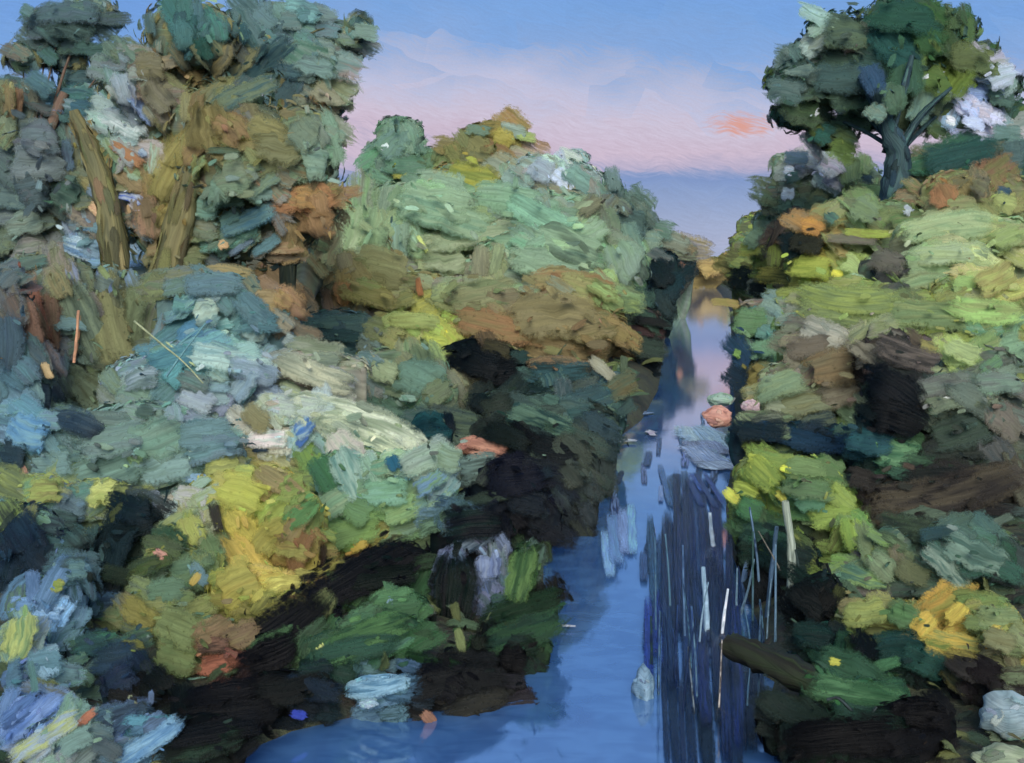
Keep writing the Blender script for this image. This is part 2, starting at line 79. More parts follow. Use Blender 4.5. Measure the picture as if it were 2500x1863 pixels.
STROKES="""
75,25,210,25,60,4f6a6b
100,55,200,80,50,4a625c
160,95,240,105,40,46635a
45,15,70,25,30,5a7a78
190,240,300,290,50,8fa3a0
218,238,306,289,45,8ea5a2,b5c4c4
255,160,285,230,45,8296a0
285,210,330,265,28,7591b8
125,240,145,300,25,7093b8
165,260,225,430,65,7f7a45
450,230,440,320,95,867d4c
430,320,370,440,110,8f8748,7f7a40
390,440,350,500,70,7d7442
385,40,400,110,45,3f6a68
425,85,440,130,50,2f5f55
455,30,470,90,55,4a7470
510,50,520,95,45,3d6068
550,20,590,60,50,5f8080
620,10,690,30,50,5e8283
640,125,730,150,55,6f8e86
680,185,740,210,55,848467
675,200,705,225,25,8d7a55
290,140,360,150,60,76735a
320,170,370,230,60,76745b
390,130,440,165,45,8a7b4f
475,110,490,150,45,8a8450
640,190,550,265,60,3b5457
590,150,650,160,35,3f5d60
600,170,470,225,45,4a6663,6a7a5e
625,85,490,200,62,2e4b52,445f5c
15,185,20,260,35,7d7150
42,190,38,255,20,7a5c47
5,240,12,300,50,6f7d62
60,160,110,200,45,4a6f74
100,215,190,235,40,436a70
40,290,130,300,80,64767a
20,350,140,350,90,606e6b
30,420,110,400,90,4d6165
60,390,100,440,60,485a5f
110,410,160,440,70,5a7166
140,300,150,370,30,536c7c
10,480,90,470,60,6c8072
20,540,110,530,70,6d7566
190,405,225,440,25,7488a0
198,440,235,470,24,c99b78
235,450,262,460,35,9a8f5e
255,420,305,440,25,9aa9c0,4466c0
280,440,300,455,15,b0b8c0
240,310,305,355,25,a0704a
243,325,258,335,20,8ea6b8
302,325,315,335,18,8ea6b8
180,490,330,495,35,6a929c
148,520,305,545,50,5f8cb8,a9c9dc
275,480,290,530,12,8fb0b0
310,430,330,510,60,7b6b4e
395,445,470,450,50,6d8a7a
460,400,540,380,90,70866a
450,410,500,400,80,6c8a74
480,495,590,450,45,5f8484,4b7888
545,545,600,510,28,5a8088
450,325,520,330,20,5d6a50
560,300,650,320,90,7a7c55
640,260,690,300,80,6f8470
650,350,715,350,80,6c8c7c
540,270,620,290,60,7c7a4e
470,250,520,300,70,877a4a
670,420,690,520,90,93744a
640,420,700,430,50,8f7548
700,415,780,410,30,8a7649
475,522,488,538,22,c7a070
745,450,735,540,90,86a072
820,330,870,280,70,678a72
870,270,900,330,60,6b8f77
830,350,930,360,50,5f806a
826,310,842,318,18,c3d5d6
880,375,960,335,35,64795a
850,375,900,365,30,8f9a3f
1010,275,1060,280,30,6b7f68
1080,270,1140,285,30,7c9180
1010,300,1060,340,60,7d7b4a
1070,290,1110,310,40,938a35
1050,310,1110,350,40,8b7343
1000,330,1080,370,55,73744b
1120,290,1160,300,25,8f9a58
1100,330,1180,350,40,958c7a
870,420,1020,450,80,86a583
860,440,1060,500,70,8caa86,6f9377
1030,420,1200,470,70,7fa284
1100,430,1250,500,60,6f9a80
960,365,1080,400,75,9a9a35,7f8a3a
1150,350,1200,380,55,92a6b0
1200,370,1240,410,40,a9b7c0
1090,370,1150,400,50,84a094
1210,325,1260,350,25,a5b5a6
1230,360,1290,410,50,6a8d84
1160,400,1280,420,45,807f68
800,450,790,560,90,7e9a70
860,480,850,560,60,7b9379
1150,500,1300,560,80,86a584
1220,530,1310,480,70,84a480
1110,550,1290,580,80,88a887
920,550,1010,560,70,92a07e
930,520,1120,490,60,95a280,879976
1045,530,1035,600,40,7b7c62
905,510,928,550,10,b8c870
845,455,845,490,5,3c5656
1280,400,1340,450,55,5d7a74
1330,440,1400,490,60,4f6b68
1380,490,1460,500,50,637a72
1310,450,1330,500,40,6f7f66
1400,500,1490,530,45,7c8c7c
1330,520,1380,600,80,7c9a7c
1260,460,1300,430,35,7b7d60
760,560,880,600,90,8c8f5c
740,620,860,650,60,8f8950
735,610,750,660,40,98794a
905,600,912,640,14,a1683c
960,590,1080,570,60,8b9573
980,650,1120,620,80,84875f
1100,680,1300,690,110,857c52
1130,740,1320,760,90,80704b
990,690,1150,720,70,86754a,937049
1150,790,1280,800,40,7d6a48
1290,700,1360,740,50,8a774c
1280,610,1340,640,40,8fae68
1240,720,1330,700,70,857a52
1150,600,1320,625,62,92754a,8c8454
1300,760,1360,800,60,85714a
1420,560,1450,620,50,1c2e33
1470,590,1440,650,45,223b40
1360,640,1420,660,55,3f5a4e
1370,690,1450,700,25,31302f
1350,715,1440,725,25,4d3a36
1290,690,1300,705,16,b48a68
1370,740,1440,760,50,3b4a42
1380,780,1430,800,60,14222a
1420,620,1460,680,40,2f4648
1280,775,1330,820,25,8d8b74
840,690,960,700,35,93a35a
920,730,980,740,45,a9b548,93a34b
960,725,985,745,20,c8c83c
840,720,900,770,60,868c54
780,730,830,760,60,5f6e62
650,700,790,700,50,46625e
660,730,800,740,35,34504e
735,690,780,740,40,4d6b6c
900,750,920,820,60,6d7e5a
860,800,960,830,90,5d7a68
920,870,970,830,50,6a7a58
980,800,1000,840,40,7f8060
800,790,860,810,60,7f8f6a
770,770,820,790,40,6b8484
970,760,1090,790,70,101e22
1040,790,1120,800,70,0e1a1e
1050,850,1030,890,60,1a2a2a
1150,800,1280,800,45,27403f,31565a
1200,840,1190,800,60,4f7068,28505a
1270,870,1320,860,60,2c5560,5d7a5a
1100,840,1180,860,60,243b38
1100,890,1240,930,55,56745f,2a4742
1040,890,1110,860,50,333c34
1050,930,1150,960,50,1f2b28
990,940,1050,950,25,a06a58
1010,955,1090,975,28,a5705c,c08a70
1020,985,1080,985,18,a87860
1150,950,1250,970,60,1b2527
1100,920,1160,960,40,11181c
1200,950,1280,1010,60,454d42
1200,990,1260,1050,60,3d463e
1150,975,1175,990,22,7a8c74
1260,900,1340,940,50,33484a
1290,930,1340,980,50,2c3f42
800,890,900,900,50,567364
830,870,890,930,50,4e6d5a
885,920,975,920,68,0f3a42,1b4e52
970,890,980,945,24,0c2230
1060,1020,1140,1000,60,12182a
1050,1050,1180,1030,70,141d30
1100,1080,1180,1100,60,1c2830
1180,1050,1240,1090,50,27323a
1000,1090,1100,1070,30,39483e
60,590,100,740,45,7e6a50,8a5a45
100,640,110,760,40,755948
110,590,140,640,50,807a55
5,780,25,775,20,8f7a5e
15,680,15,800,60,425a66
40,780,70,830,50,516c7a
20,600,50,600,60,50686a
150,620,220,780,70,6f8068
220,600,260,780,80,74744f
280,620,270,750,70,6f7c5a
330,640,300,800,70,74805c
200,780,330,760,60,6f7f66
180,820,250,880,80,6f7f64
120,700,190,700,40,66878a
170,680,160,770,8,b9825e
95,785,110,820,22,bfa678
340,560,440,560,50,7c805c
550,590,640,640,60,937a4e
440,590,540,600,30,86805a
400,620,520,620,50,5a7c82
420,680,470,670,70,6b8e8c,9fb8a8
520,640,580,700,60,53777f
380,730,460,700,50,4a7c98
600,640,630,660,40,9a7b50
520,700,600,700,50,4b7078
540,740,560,700,50,7a9896
320,790,420,770,50,4d8690
410,760,590,790,60,7fa6a6,9dbcb4
500,790,600,820,50,8098ac
360,830,400,800,50,4f8a8c
270,830,340,820,55,8297a0
360,740,420,790,5,a0a878
330,820,440,710,6,5f9298
250,850,330,870,80,6f8c7c
295,885,330,895,30,4e655a
380,820,450,840,40,5f7f78
390,850,460,880,50,8b9cac
500,860,540,800,50,7692a4
600,770,760,830,60,8a927c,a8ac90
600,800,680,840,20,4a3e36
560,860,700,880,50,a3b6a2
640,880,900,980,90,c3cdb0,8a9a7c
700,920,860,990,60,b8c4a2,7f917a
530,880,580,920,50,7f7c56
530,950,620,950,40,b5c4ba
640,940,670,910,40,86a5b0,3f72b0
640,965,665,930,18,3a6db0
545,975,580,975,10,2c4256
20,910,100,940,70,6f9eac,4d84ac
60,940,90,960,50,5f8a90
120,900,220,940,45,3d505c,2f4454
150,880,170,890,25,4a605c
180,960,300,930,80,6d8c82
270,960,400,930,90,6f8d7c
380,940,500,920,70,628488
160,1030,300,990,80,6c9084
300,1020,420,1000,80,6b8a80
400,990,520,960,60,5e8488
60,1010,150,1000,60,6a8a88
280,980,310,1000,40,8fb27c
415,975,438,985,30,9cb8b4
0,980,50,980,70,2f4450
60,1000,90,1010,40,55665c
48,1010,58,1035,18,c0907a
262,1020,275,1045,16,b99a80
60,1060,130,1060,60,93a050
190,1070,270,1060,60,98a455
130,1090,180,1110,50,5b7684
390,1030,450,1040,25,7d9ec0
260,1090,330,1110,60,1c3034
300,1080,230,1260,70,223438
440,1010,520,1000,60,8a9050
480,1050,560,1090,80,a2a444
520,1000,600,1020,50,9aa355
560,1010,660,1060,50,8a8054
600,1060,660,1040,60,7f9448
500,1110,560,1180,60,a8a040
560,1130,620,1080,60,8f9c44
610,1180,660,1100,50,8a7c46
400,1120,430,1170,50,98a04c
420,1150,470,1200,40,6d8058
350,1110,430,1070,38,8fa8a8,b5c4bc
460,1090,475,1150,22,3c3c34
680,990,730,1060,60,3f6a4a
690,1110,790,1060,60,6f9472
740,970,790,1080,70,5f8a80,8aa898
600,1140,680,1080,50,567d48
780,1060,880,1060,60,6d9a78
870,1010,960,980,60,8ca790
930,970,1000,1000,60,7f9c86
845,985,860,1015,34,1f5f78
900,1060,960,1020,40,5f84a0,6a8f6a
830,1120,900,1090,50,7c9a64
700,1170,820,1130,60,6a8a50
750,1090,800,1120,60,64885c
20,1120,60,1200,90,1f2f40
50,1180,90,1240,80,22323f
100,1130,170,1130,60,4a6a66
150,1150,190,1190,60,3d5a58
10,1260,40,1200,60,24384a
80,1330,150,1200,50,4a6c88
70,1310,140,1320,60,5685b0,7fa6c8
110,1370,150,1300,40,6690b4
110,1260,135,1270,30,7f9040
20,1420,50,1330,70,6d8c5c,a0ac60
150,1230,190,1230,50,4c7078
200,1290,180,1240,60,22302c
190,1310,220,1320,40,5d8090
180,1370,255,1350,50,3f6a4c,6c9a5c
240,1160,330,1120,60,1a2a2c
270,1250,340,1220,50,3f4f38
330,1150,400,1180,50,425a44
280,1250,370,1210,30,515c36
320,1280,400,1280,60,5c7a60
335,1190,355,1205,18,b88070
270,1310,330,1350,60,7f7a3e
340,1330,420,1380,80,6f7a48
350,1400,420,1430,80,6c7848
400,1340,460,1300,60,7c8444
300,1370,318,1385,22,9fb0b4
260,1400,310,1390,30,6f6f30
420,1380,500,1340,60,836a4a
430,1400,490,1400,40,7a5a48
430,1440,498,1430,45,7f4c3a,a5644a
395,1475,475,1468,16,6f9088
440,1160,470,1240,60,5d7850
470,1300,560,1240,100,9a9440
480,1320,600,1300,60,8d9040
560,1200,620,1140,70,9a9440
600,1170,670,1190,60,8c8a44
490,1170,570,1260,80,a8963c,c0a848
630,1240,660,1150,50,806038
580,1270,650,1260,40,a8a048,c8c458
690,1230,700,1180,18,3a2c20
680,1170,780,1180,50,6f8a44
745,1190,790,1170,35,b09a3c
720,1220,790,1200,30,9c7040
420,1220,450,1260,30,5f8088
200,1430,300,1400,70,2c4458
160,1400,230,1400,50,33504e
260,1440,290,1410,30,2f4a80
220,1490,290,1450,60,26344c
320,1450,360,1500,60,18221e
230,1520,290,1530,50,2c2c28
260,1540,300,1550,40,1c1e1e
280,1505,300,1535,14,8a9a78
60,1440,130,1440,60,557c88
80,1420,110,1460,40,7fa8bc
70,1480,120,1490,35,6c6a40
10,1470,40,1450,80,4d7084
150,1480,200,1470,40,66886c
150,1540,170,1520,50,6f9078
0,1560,80,1500,50,4a6ea0
0,1600,130,1500,50,6a8cc0,4e74b0
20,1640,160,1550,50,8ba0b0,a0ac70
130,1630,200,1590,50,6f9088
200,1560,330,1540,70,4a6884
260,1640,380,1560,50,4f80a8,6f9cb8
200,1610,260,1640,40,4c5c60
60,1430,65,1580,16,4f7a74
175,1570,205,1540,22,a8694c
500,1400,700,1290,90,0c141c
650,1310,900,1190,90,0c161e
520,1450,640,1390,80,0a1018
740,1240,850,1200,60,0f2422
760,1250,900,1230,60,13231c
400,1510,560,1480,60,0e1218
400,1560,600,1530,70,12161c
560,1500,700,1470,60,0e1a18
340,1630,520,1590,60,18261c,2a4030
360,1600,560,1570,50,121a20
620,1400,650,1370,50,4f7048
680,1440,860,1400,60,2c5040
700,1420,880,1340,70,4a7040,2f5236
830,1330,910,1310,60,456c48
800,1300,890,1290,50,527a50
660,1440,780,1460,60,254436
690,1400,700,1410,20,b0bc68
838,1300,852,1305,14,8fb0dc
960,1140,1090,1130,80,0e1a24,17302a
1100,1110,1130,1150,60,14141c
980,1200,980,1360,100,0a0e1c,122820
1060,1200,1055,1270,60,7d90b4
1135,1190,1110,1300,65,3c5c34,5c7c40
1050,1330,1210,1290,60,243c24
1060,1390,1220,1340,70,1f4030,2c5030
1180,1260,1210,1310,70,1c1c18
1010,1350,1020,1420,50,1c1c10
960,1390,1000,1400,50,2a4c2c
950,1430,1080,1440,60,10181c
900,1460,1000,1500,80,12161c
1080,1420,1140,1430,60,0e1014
620,1480,740,1500,50,1c2c3c
750,1490,890,1465,38,4d7c98,7ba6bc
780,1522,815,1520,16,8ca8b8
900,1500,1100,1480,60,1c1e1e
960,1540,1100,1520,60,2c2c28
980,1580,1080,1560,50,45443a
1000,1600,1080,1600,30,4c4c3c
915,1545,940,1570,25,8a6450
1080,1550,1160,1530,40,3a3438
630,1545,665,1550,22,2038a8
1880,20,2040,40,80,2f5848
1900,60,1980,130,80,2a5550
1790,60,1880,70,80,4b5f50
1860,100,1990,140,80,3a5a50
1780,120,1860,130,60,4a5c50
1720,90,1735,130,30,4f6a66
1710,130,1740,150,40,506860
1990,70,2040,100,60,3a5c34
2040,20,2060,60,60,4d6240
1740,110,1780,90,40,8fa8a4
1790,75,1820,90,40,7f9a88
1820,105,1880,80,35,5a5550
1700,150,1760,150,40,5c746c
1660,190,1740,200,60,4c6660
1700,210,1780,250,70,4c5e46
1770,160,1880,160,60,3f5854
1800,200,1900,190,80,455a4a
1880,140,1900,200,50,2c4a64
1950,100,1960,200,80,3f6048
2000,150,2060,190,80,5c7038
2010,80,1995,150,30,6a8040
2060,120,2150,140,70,5f6c40
2050,200,2080,150,70,65782e
2110,140,2180,150,30,5d6c40
1940,180,1950,240,60,48624a
2010,190,1980,260,50,5f7f78,6d8a78
2000,175,2040,165,18,c0cfd0
1830,185,1860,188,12,9fbcec
2090,200,2140,205,40,88a8d8
2140,170,2200,160,50,a9b8d0
2090,260,2130,270,35,aabbe0
2130,240,2170,260,35,c0c4d0
2050,255,2070,265,22,c8d4d8
1755,245,1770,240,22,c0d0e0
1810,240,1830,230,28,a0b4b8
1850,210,1870,230,30,8aa09c
1770,280,1800,300,50,2f5850
1760,270,1790,310,30,4f5c30
1880,230,1920,250,50,5d7c70
2010,270,2060,300,50,566a48
1950,240,1960,280,40,46543a
2140,210,2200,220,40,4f6a60
2150,290,2210,290,40,587870
1780,350,1820,370,50,c8cfd0
1770,360,1830,355,35,b8c4c4
1800,315,1850,340,50,6f8a44
1840,340,1845,390,50,7f9660
1700,340,1750,340,30,50707c
1700,370,1720,370,25,b0c8d8
1700,390,1730,380,25,476a68
1690,420,1720,420,28,b8c8d0
1860,385,1890,390,22,3c5864
1875,420,1900,430,18,d8e4e8
1960,450,1975,460,25,a8b8bc
2030,370,2110,360,45,33604f
2010,350,2160,320,60,2c5850
2170,330,2215,330,60,4a6462
2030,400,2060,440,60,8a6a44,a0724a
2110,370,2170,360,45,8a6e50
2110,390,2140,410,50,6c6e50
2160,410,2190,420,30,33505c
2150,440,2200,450,50,8a9458
1680,450,1750,450,60,5d7a60
1740,470,1800,440,60,6f8660
1850,440,1900,460,60,748a60
1660,490,1730,480,45,6f6650
1735,485,1780,500,35,b0803c
1790,460,1810,480,30,4c6a60
1620,500,1650,530,50,6f8a6c
1600,540,1660,530,35,8a9a44
2000,460,2120,450,50,83905c
1930,480,2000,470,40,6f7c50
1960,510,2150,490,60,9aae7c,86a274
1980,550,2140,540,60,98ac78
2100,540,2180,580,40,b4bc7c
2150,520,2215,500,50,8a9c64
1790,515,1900,520,25,70705c
1830,500,1930,505,20,8c9440
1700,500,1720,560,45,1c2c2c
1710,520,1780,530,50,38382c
1710,570,1800,580,50,9aa63c
1830,560,1870,590,45,98ac68
1800,590,1825,595,18,d0cc38
1880,560,1960,580,60,5f5f50
1890,600,1960,600,60,3f4340
1970,580,2050,600,70,7f9c70
2080,560,2180,600,60,a0b070
2120,620,2200,580,60,a0aa5c
1850,590,1875,615,28,90b48c
1580,590,1680,600,60,10201f
1620,625,1660,620,30,142420
1650,630,1700,625,25,86983c
1510,580,1570,580,50,9a804c
1470,570,1480,580,16,c08060
1540,655,1600,660,20,8a8040
1610,660,1670,655,25,a09880
1900,660,2150,680,70,84925a
1730,620,1950,640,60,8b9c4c,748650
1730,660,2000,690,70,7f8f52,68784e
2000,700,2160,740,60,8f9f50
2060,650,2215,670,60,8a9c5c
1725,672,1765,695,7,d8cc30
2090,690,2170,700,50,6f9070
2050,740,2120,770,50,a4b874
2100,760,2150,740,60,7a9c5c
2020,720,2080,720,50,949c4c
2140,780,2215,740,70,6a8668
1590,690,1660,700,55,5d8458
1640,710,1680,720,40,5c8a7c
1580,730,1620,790,60,24465c
1630,760,1680,750,40,6f9a78
1570,800,1620,830,50,1f3848
1590,760,1605,768,20,6a9048
1660,680,1710,680,50,7c8c78
1740,700,1830,740,60,84887a,a0a090
1840,740,1900,700,55,858a70
1700,750,1800,740,50,6c6456
1830,780,1900,760,60,5c4c40
1750,800,1860,790,80,746a4c
1900,780,2020,820,50,3c3a38
1900,740,2040,790,60,6a6058,45403c
1610,820,1660,790,55,8f8444
1640,850,1740,820,60,7c9068
1680,880,1800,860,60,7a8262
1660,870,1740,890,40,8a947a
1780,860,1860,840,60,6c6452
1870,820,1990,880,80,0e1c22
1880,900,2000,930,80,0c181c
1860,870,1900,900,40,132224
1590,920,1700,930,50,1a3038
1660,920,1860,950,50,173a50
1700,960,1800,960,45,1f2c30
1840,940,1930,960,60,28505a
1900,980,2000,990,70,43704f,5f8a60
1850,1020,1880,1000,40,3c5a4a
1820,870,1870,920,50,6a8464
1990,850,2100,830,50,6c786c
2010,880,2160,860,50,707a64
2060,830,2180,900,60,5d6c60
2120,830,2215,830,50,6c7a70
2150,880,2215,940,70,6c6a5c
2012,868,2080,858,6,c0c8c0
2020,950,2150,920,80,3f4e44
2000,990,2160,970,60,3a4038
1620,1000,1680,1050,60,8c9c3c,6f8438
1620,990,1660,1010,25,a8b038
1700,1000,1790,1010,50,6a8450
1700,1040,1800,1060,60,5c7c50
1590,1050,1640,1070,30,98a83c
1570,1060,1600,1085,25,c0bc34
1600,1090,1650,1110,50,3c6848
1690,1010,1715,1020,16,c4c034
1680,1065,1700,1085,20,b8b840
1720,1090,1790,1080,50,4f8060
1800,1060,1850,1100,50,8aa044
1760,1120,1860,1110,60,86a044
1840,1030,1900,1050,50,38322c
1860,1060,1890,1080,40,2a201c
1950,1040,2150,1030,50,2f302a
1880,1090,2215,1020,90,3c342e,524838
2000,1080,2200,1100,30,3a3430
1900,1130,2000,1110,40,2c2620
1840,1120,1860,1190,50,7c9a40
1760,1200,1830,1210,40,7f9840
1770,1180,1820,1130,65,4e5436
1870,1140,1885,1160,40,6a8460
1960,1130,2080,1120,45,4d5c4c
1990,1160,2070,1150,30,33504f
2010,1180,2100,1270,60,46685c,7c9080
2050,1170,2180,1220,70,48685c,6f8c7c
2080,1240,2215,1260,50,3a5c50
1890,1200,1940,1250,50,6f8060
1950,1220,2010,1250,50,5d6444
1820,1230,1920,1250,50,4f7460,7c9a58
1830,1270,1930,1275,40,6a6a60
2150,1240,2215,1260,40,2e3430
1910,1280,2050,1270,40,48544a
1820,1330,1920,1310,60,8c9448
1930,1310,1990,1340,60,5a7c50
2060,1290,2160,1300,40,6f7c3c
2120,1330,2215,1340,60,7a8a58
1990,1370,2120,1400,40,b8a038,8a9048
1980,1370,2020,1330,45,c0a034
2050,1340,2090,1310,35,b09a34
2090,1345,2140,1350,35,6d8048
2130,1370,2200,1400,50,7c8058
2110,1400,2130,1420,30,c0a030
1900,1400,2000,1390,70,1c4038
1875,1360,1880,1420,68,0a1c20
1960,1420,2040,1450,60,1f4c40
1720,1370,1800,1380,60,173430
1780,1420,1900,1480,70,30543c
1760,1480,1950,1520,60,36603c,4f7c50
1800,1530,1950,1550,40,2c5040
1890,1450,1950,1430,25,44744c
1795,1430,1820,1435,18,b8b838
2060,1420,2130,1460,50,3a3430
2100,1430,2190,1480,60,2a2220
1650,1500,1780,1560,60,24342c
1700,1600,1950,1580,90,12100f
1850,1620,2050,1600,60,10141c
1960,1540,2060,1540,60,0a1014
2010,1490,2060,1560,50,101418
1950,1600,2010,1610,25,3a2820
2140,1600,2200,1620,40,74806a
2150,1570,2180,1610,40,2a1e1c
2110,1640,2215,1640,30,7c8a6c
2100,1540,2125,1545,14,b07848
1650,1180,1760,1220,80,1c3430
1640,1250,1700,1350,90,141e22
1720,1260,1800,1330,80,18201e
1750,1340,1800,1280,50,20201c
"""
WATERS="""
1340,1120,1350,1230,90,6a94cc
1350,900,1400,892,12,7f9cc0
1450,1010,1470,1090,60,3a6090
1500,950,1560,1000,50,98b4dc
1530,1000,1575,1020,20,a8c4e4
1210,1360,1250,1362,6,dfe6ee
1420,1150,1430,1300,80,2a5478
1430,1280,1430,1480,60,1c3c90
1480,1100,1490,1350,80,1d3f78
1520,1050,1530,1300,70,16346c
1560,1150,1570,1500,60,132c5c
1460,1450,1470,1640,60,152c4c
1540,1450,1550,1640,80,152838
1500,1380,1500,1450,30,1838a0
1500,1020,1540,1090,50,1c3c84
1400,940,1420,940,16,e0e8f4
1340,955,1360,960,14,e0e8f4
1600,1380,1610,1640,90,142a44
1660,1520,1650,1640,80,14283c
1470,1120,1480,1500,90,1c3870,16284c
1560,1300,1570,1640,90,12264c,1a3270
"""
import bpy, math, random
import numpy as np
from mathutils import Vector, noise
from mathutils.bvhtree import BVHTree
rng=np.random.default_rng(7); random.seed(7)
S=1024/2217.; F=512/math.tan(math.radians(25)); A=math.radians(6.2); CAM=np.array([0,0,3.0])
sa,ca=math.sin(A),math.cos(A)
def ray(x,y):
    u=(x*S-512)/F; v=(381.5-y*S)/F
    return np.array([u, ca+v*sa, -sa+v*ca])
def at(x,y,Y):
    d=ray(x,y); return CAM+d*(Y/d[1])
def px(Y): return S*Y/F          # metres per picture unit at distance Y
GAIN=np.array([1.5,1.44,1.3])
def lin(h):
    c=np.array([int(h[i:i+2],16) for i in (0,2,4)])/255.
    c=np.where(c<=.04045,c/12.92,((c+.055)/1.055)**2.4)
    l=c.mean(); k=l/(l+.03); ds=.17*k; c=(c*(1-ds)+l*ds)*np.array([.72+.28*k,1,1.12-.12*k]); return np.clip(c*GAIN*(l/(l+.03)),.001,.9)
# ---------------------------------------------------------------- stream and ground
EP=[(830,170,860),(763,225,790),(730,300,775),(700,440,765),(660,520,762),(620,550,752),(580,548,738),(545,545,728),(510,545,724),(480,588,729),(450,602,735),(420,642,736),(390,658,734),(350,664,732),(310,668,730),(292,674,720),(283,684,710)]
ys,xl,xr=[],[],[]
for y,a,b in EP:
    pa=ray(a/S,y/S); pb=ray(b/S,y/S); t=3/-pa[2]
    ys.append(t*pa[1]); xl.append(t*pa[0]); xr.append(t*pb[0])
ys+= [220,320]; xl+=[42,90]; xr+=[45,94]
ys=np.array(ys);xl=np.array(xl);xr=np.array(xr)
def edges(y): return np.interp(y,ys,xl),np.interp(y,ys,xr)
def ground(x,y):
    a,b=edges(y); x=np.asarray(x,float)
    dl=a-x; dr=x-b
    near=np.clip((np.asarray(y,float)-5)/20,0,1); near=near*near*(3-2*near)*.9+.1
    hl=(.1+.28*near)*(1-np.exp(-dl/.3))+near*3.6*(1-np.exp(-dl/26)); hr=(.1+.35*near)*(1-np.exp(-dr/.3))+near*5.*(1-np.exp(-dr/24))
    d=np.where(dl>0,hl,np.where(dr>0,hr,-.6*np.clip(np.minimum(-dl,-dr)*2,0,1)))
    return d+np.where((dl>0)|(dr>0),.10*np.sin(x*1.7+y*.9)*np.sin(y*1.3-x*.4)*np.clip(np.maximum(dl,dr),0,1),0)
def tag(o,label=None,cat=None,group=None,kind=None):
    for k,v in (('label',label),('category',cat),('group',group),('kind',kind)):
        if v: o[k]=v
C=bpy.context.scene.collection
# ---------------------------------------------------------------- materials
def mat(name):
    m=bpy.data.materials.new(name); m.use_nodes=True; nt=m.node_tree; nt.nodes.clear(); return m,nt
class NB:
    def __init__(s,nt): s.nt=nt
    def n(s,t,**k):
        o=s.nt.nodes.new(t)
        for a,b in k.items(): setattr(o,a,b)
        return o
    def put(s,sock,v):
        if isinstance(v,bpy.types.NodeSocket): s.nt.links.new(v,sock)
        elif v is not None: sock.default_value=v
    def m(s,op,a,b=None,c=None,clamp=False):
        o=s.n('ShaderNodeMath',operation=op,use_clamp=clamp); s.put(o.inputs[0],a); s.put(o.inputs[1],b); s.put(o.inputs[2],c); return o.outputs[0]
    def xyz(s,a,b,c):
        o=s.n('ShaderNodeCombineXYZ'); s.put(o.inputs[0],a);s.put(o.inputs[1],b);s.put(o.inputs[2],c); return o.outputs[0]
    def sep(s,v):
        o=s.n('ShaderNodeSeparateXYZ'); s.put(o.inputs[0],v); return o.outputs
    def noise(s,v,scale,detail=2,rough=.5,dist=0):
        o=s.n('ShaderNodeTexNoise'); s.put(o.inputs['Vector'],v); o.inputs['Scale'].default_value=scale; o.inputs['Detail'].default_value=detail; o.inputs['Roughness'].default_value=rough; o.inputs['Distortion'].default_value=dist; return o.outputs[0]
    def mr(s,v,a,b,c=0,d=1,sm=True):
        o=s.n('ShaderNodeMapRange'); o.interpolation_type='SMOOTHSTEP' if sm else 'LINEAR'
        for i,q in enumerate((v,a,b,c,d)): s.put(o.inputs[i],q)
        return o.outputs[0]
    def mix(s,f,a,b,bt='MIX'):
        o=s.n('ShaderNodeMix',data_type='RGBA',blend_type=bt); s.put(o.inputs[0],f); s.put(o.inputs[6],a); s.put(o.inputs[7],b); return o.outputs[2]
    def attr(s,n):
        return s.n('ShaderNodeAttribute',attribute_name=n).outputs
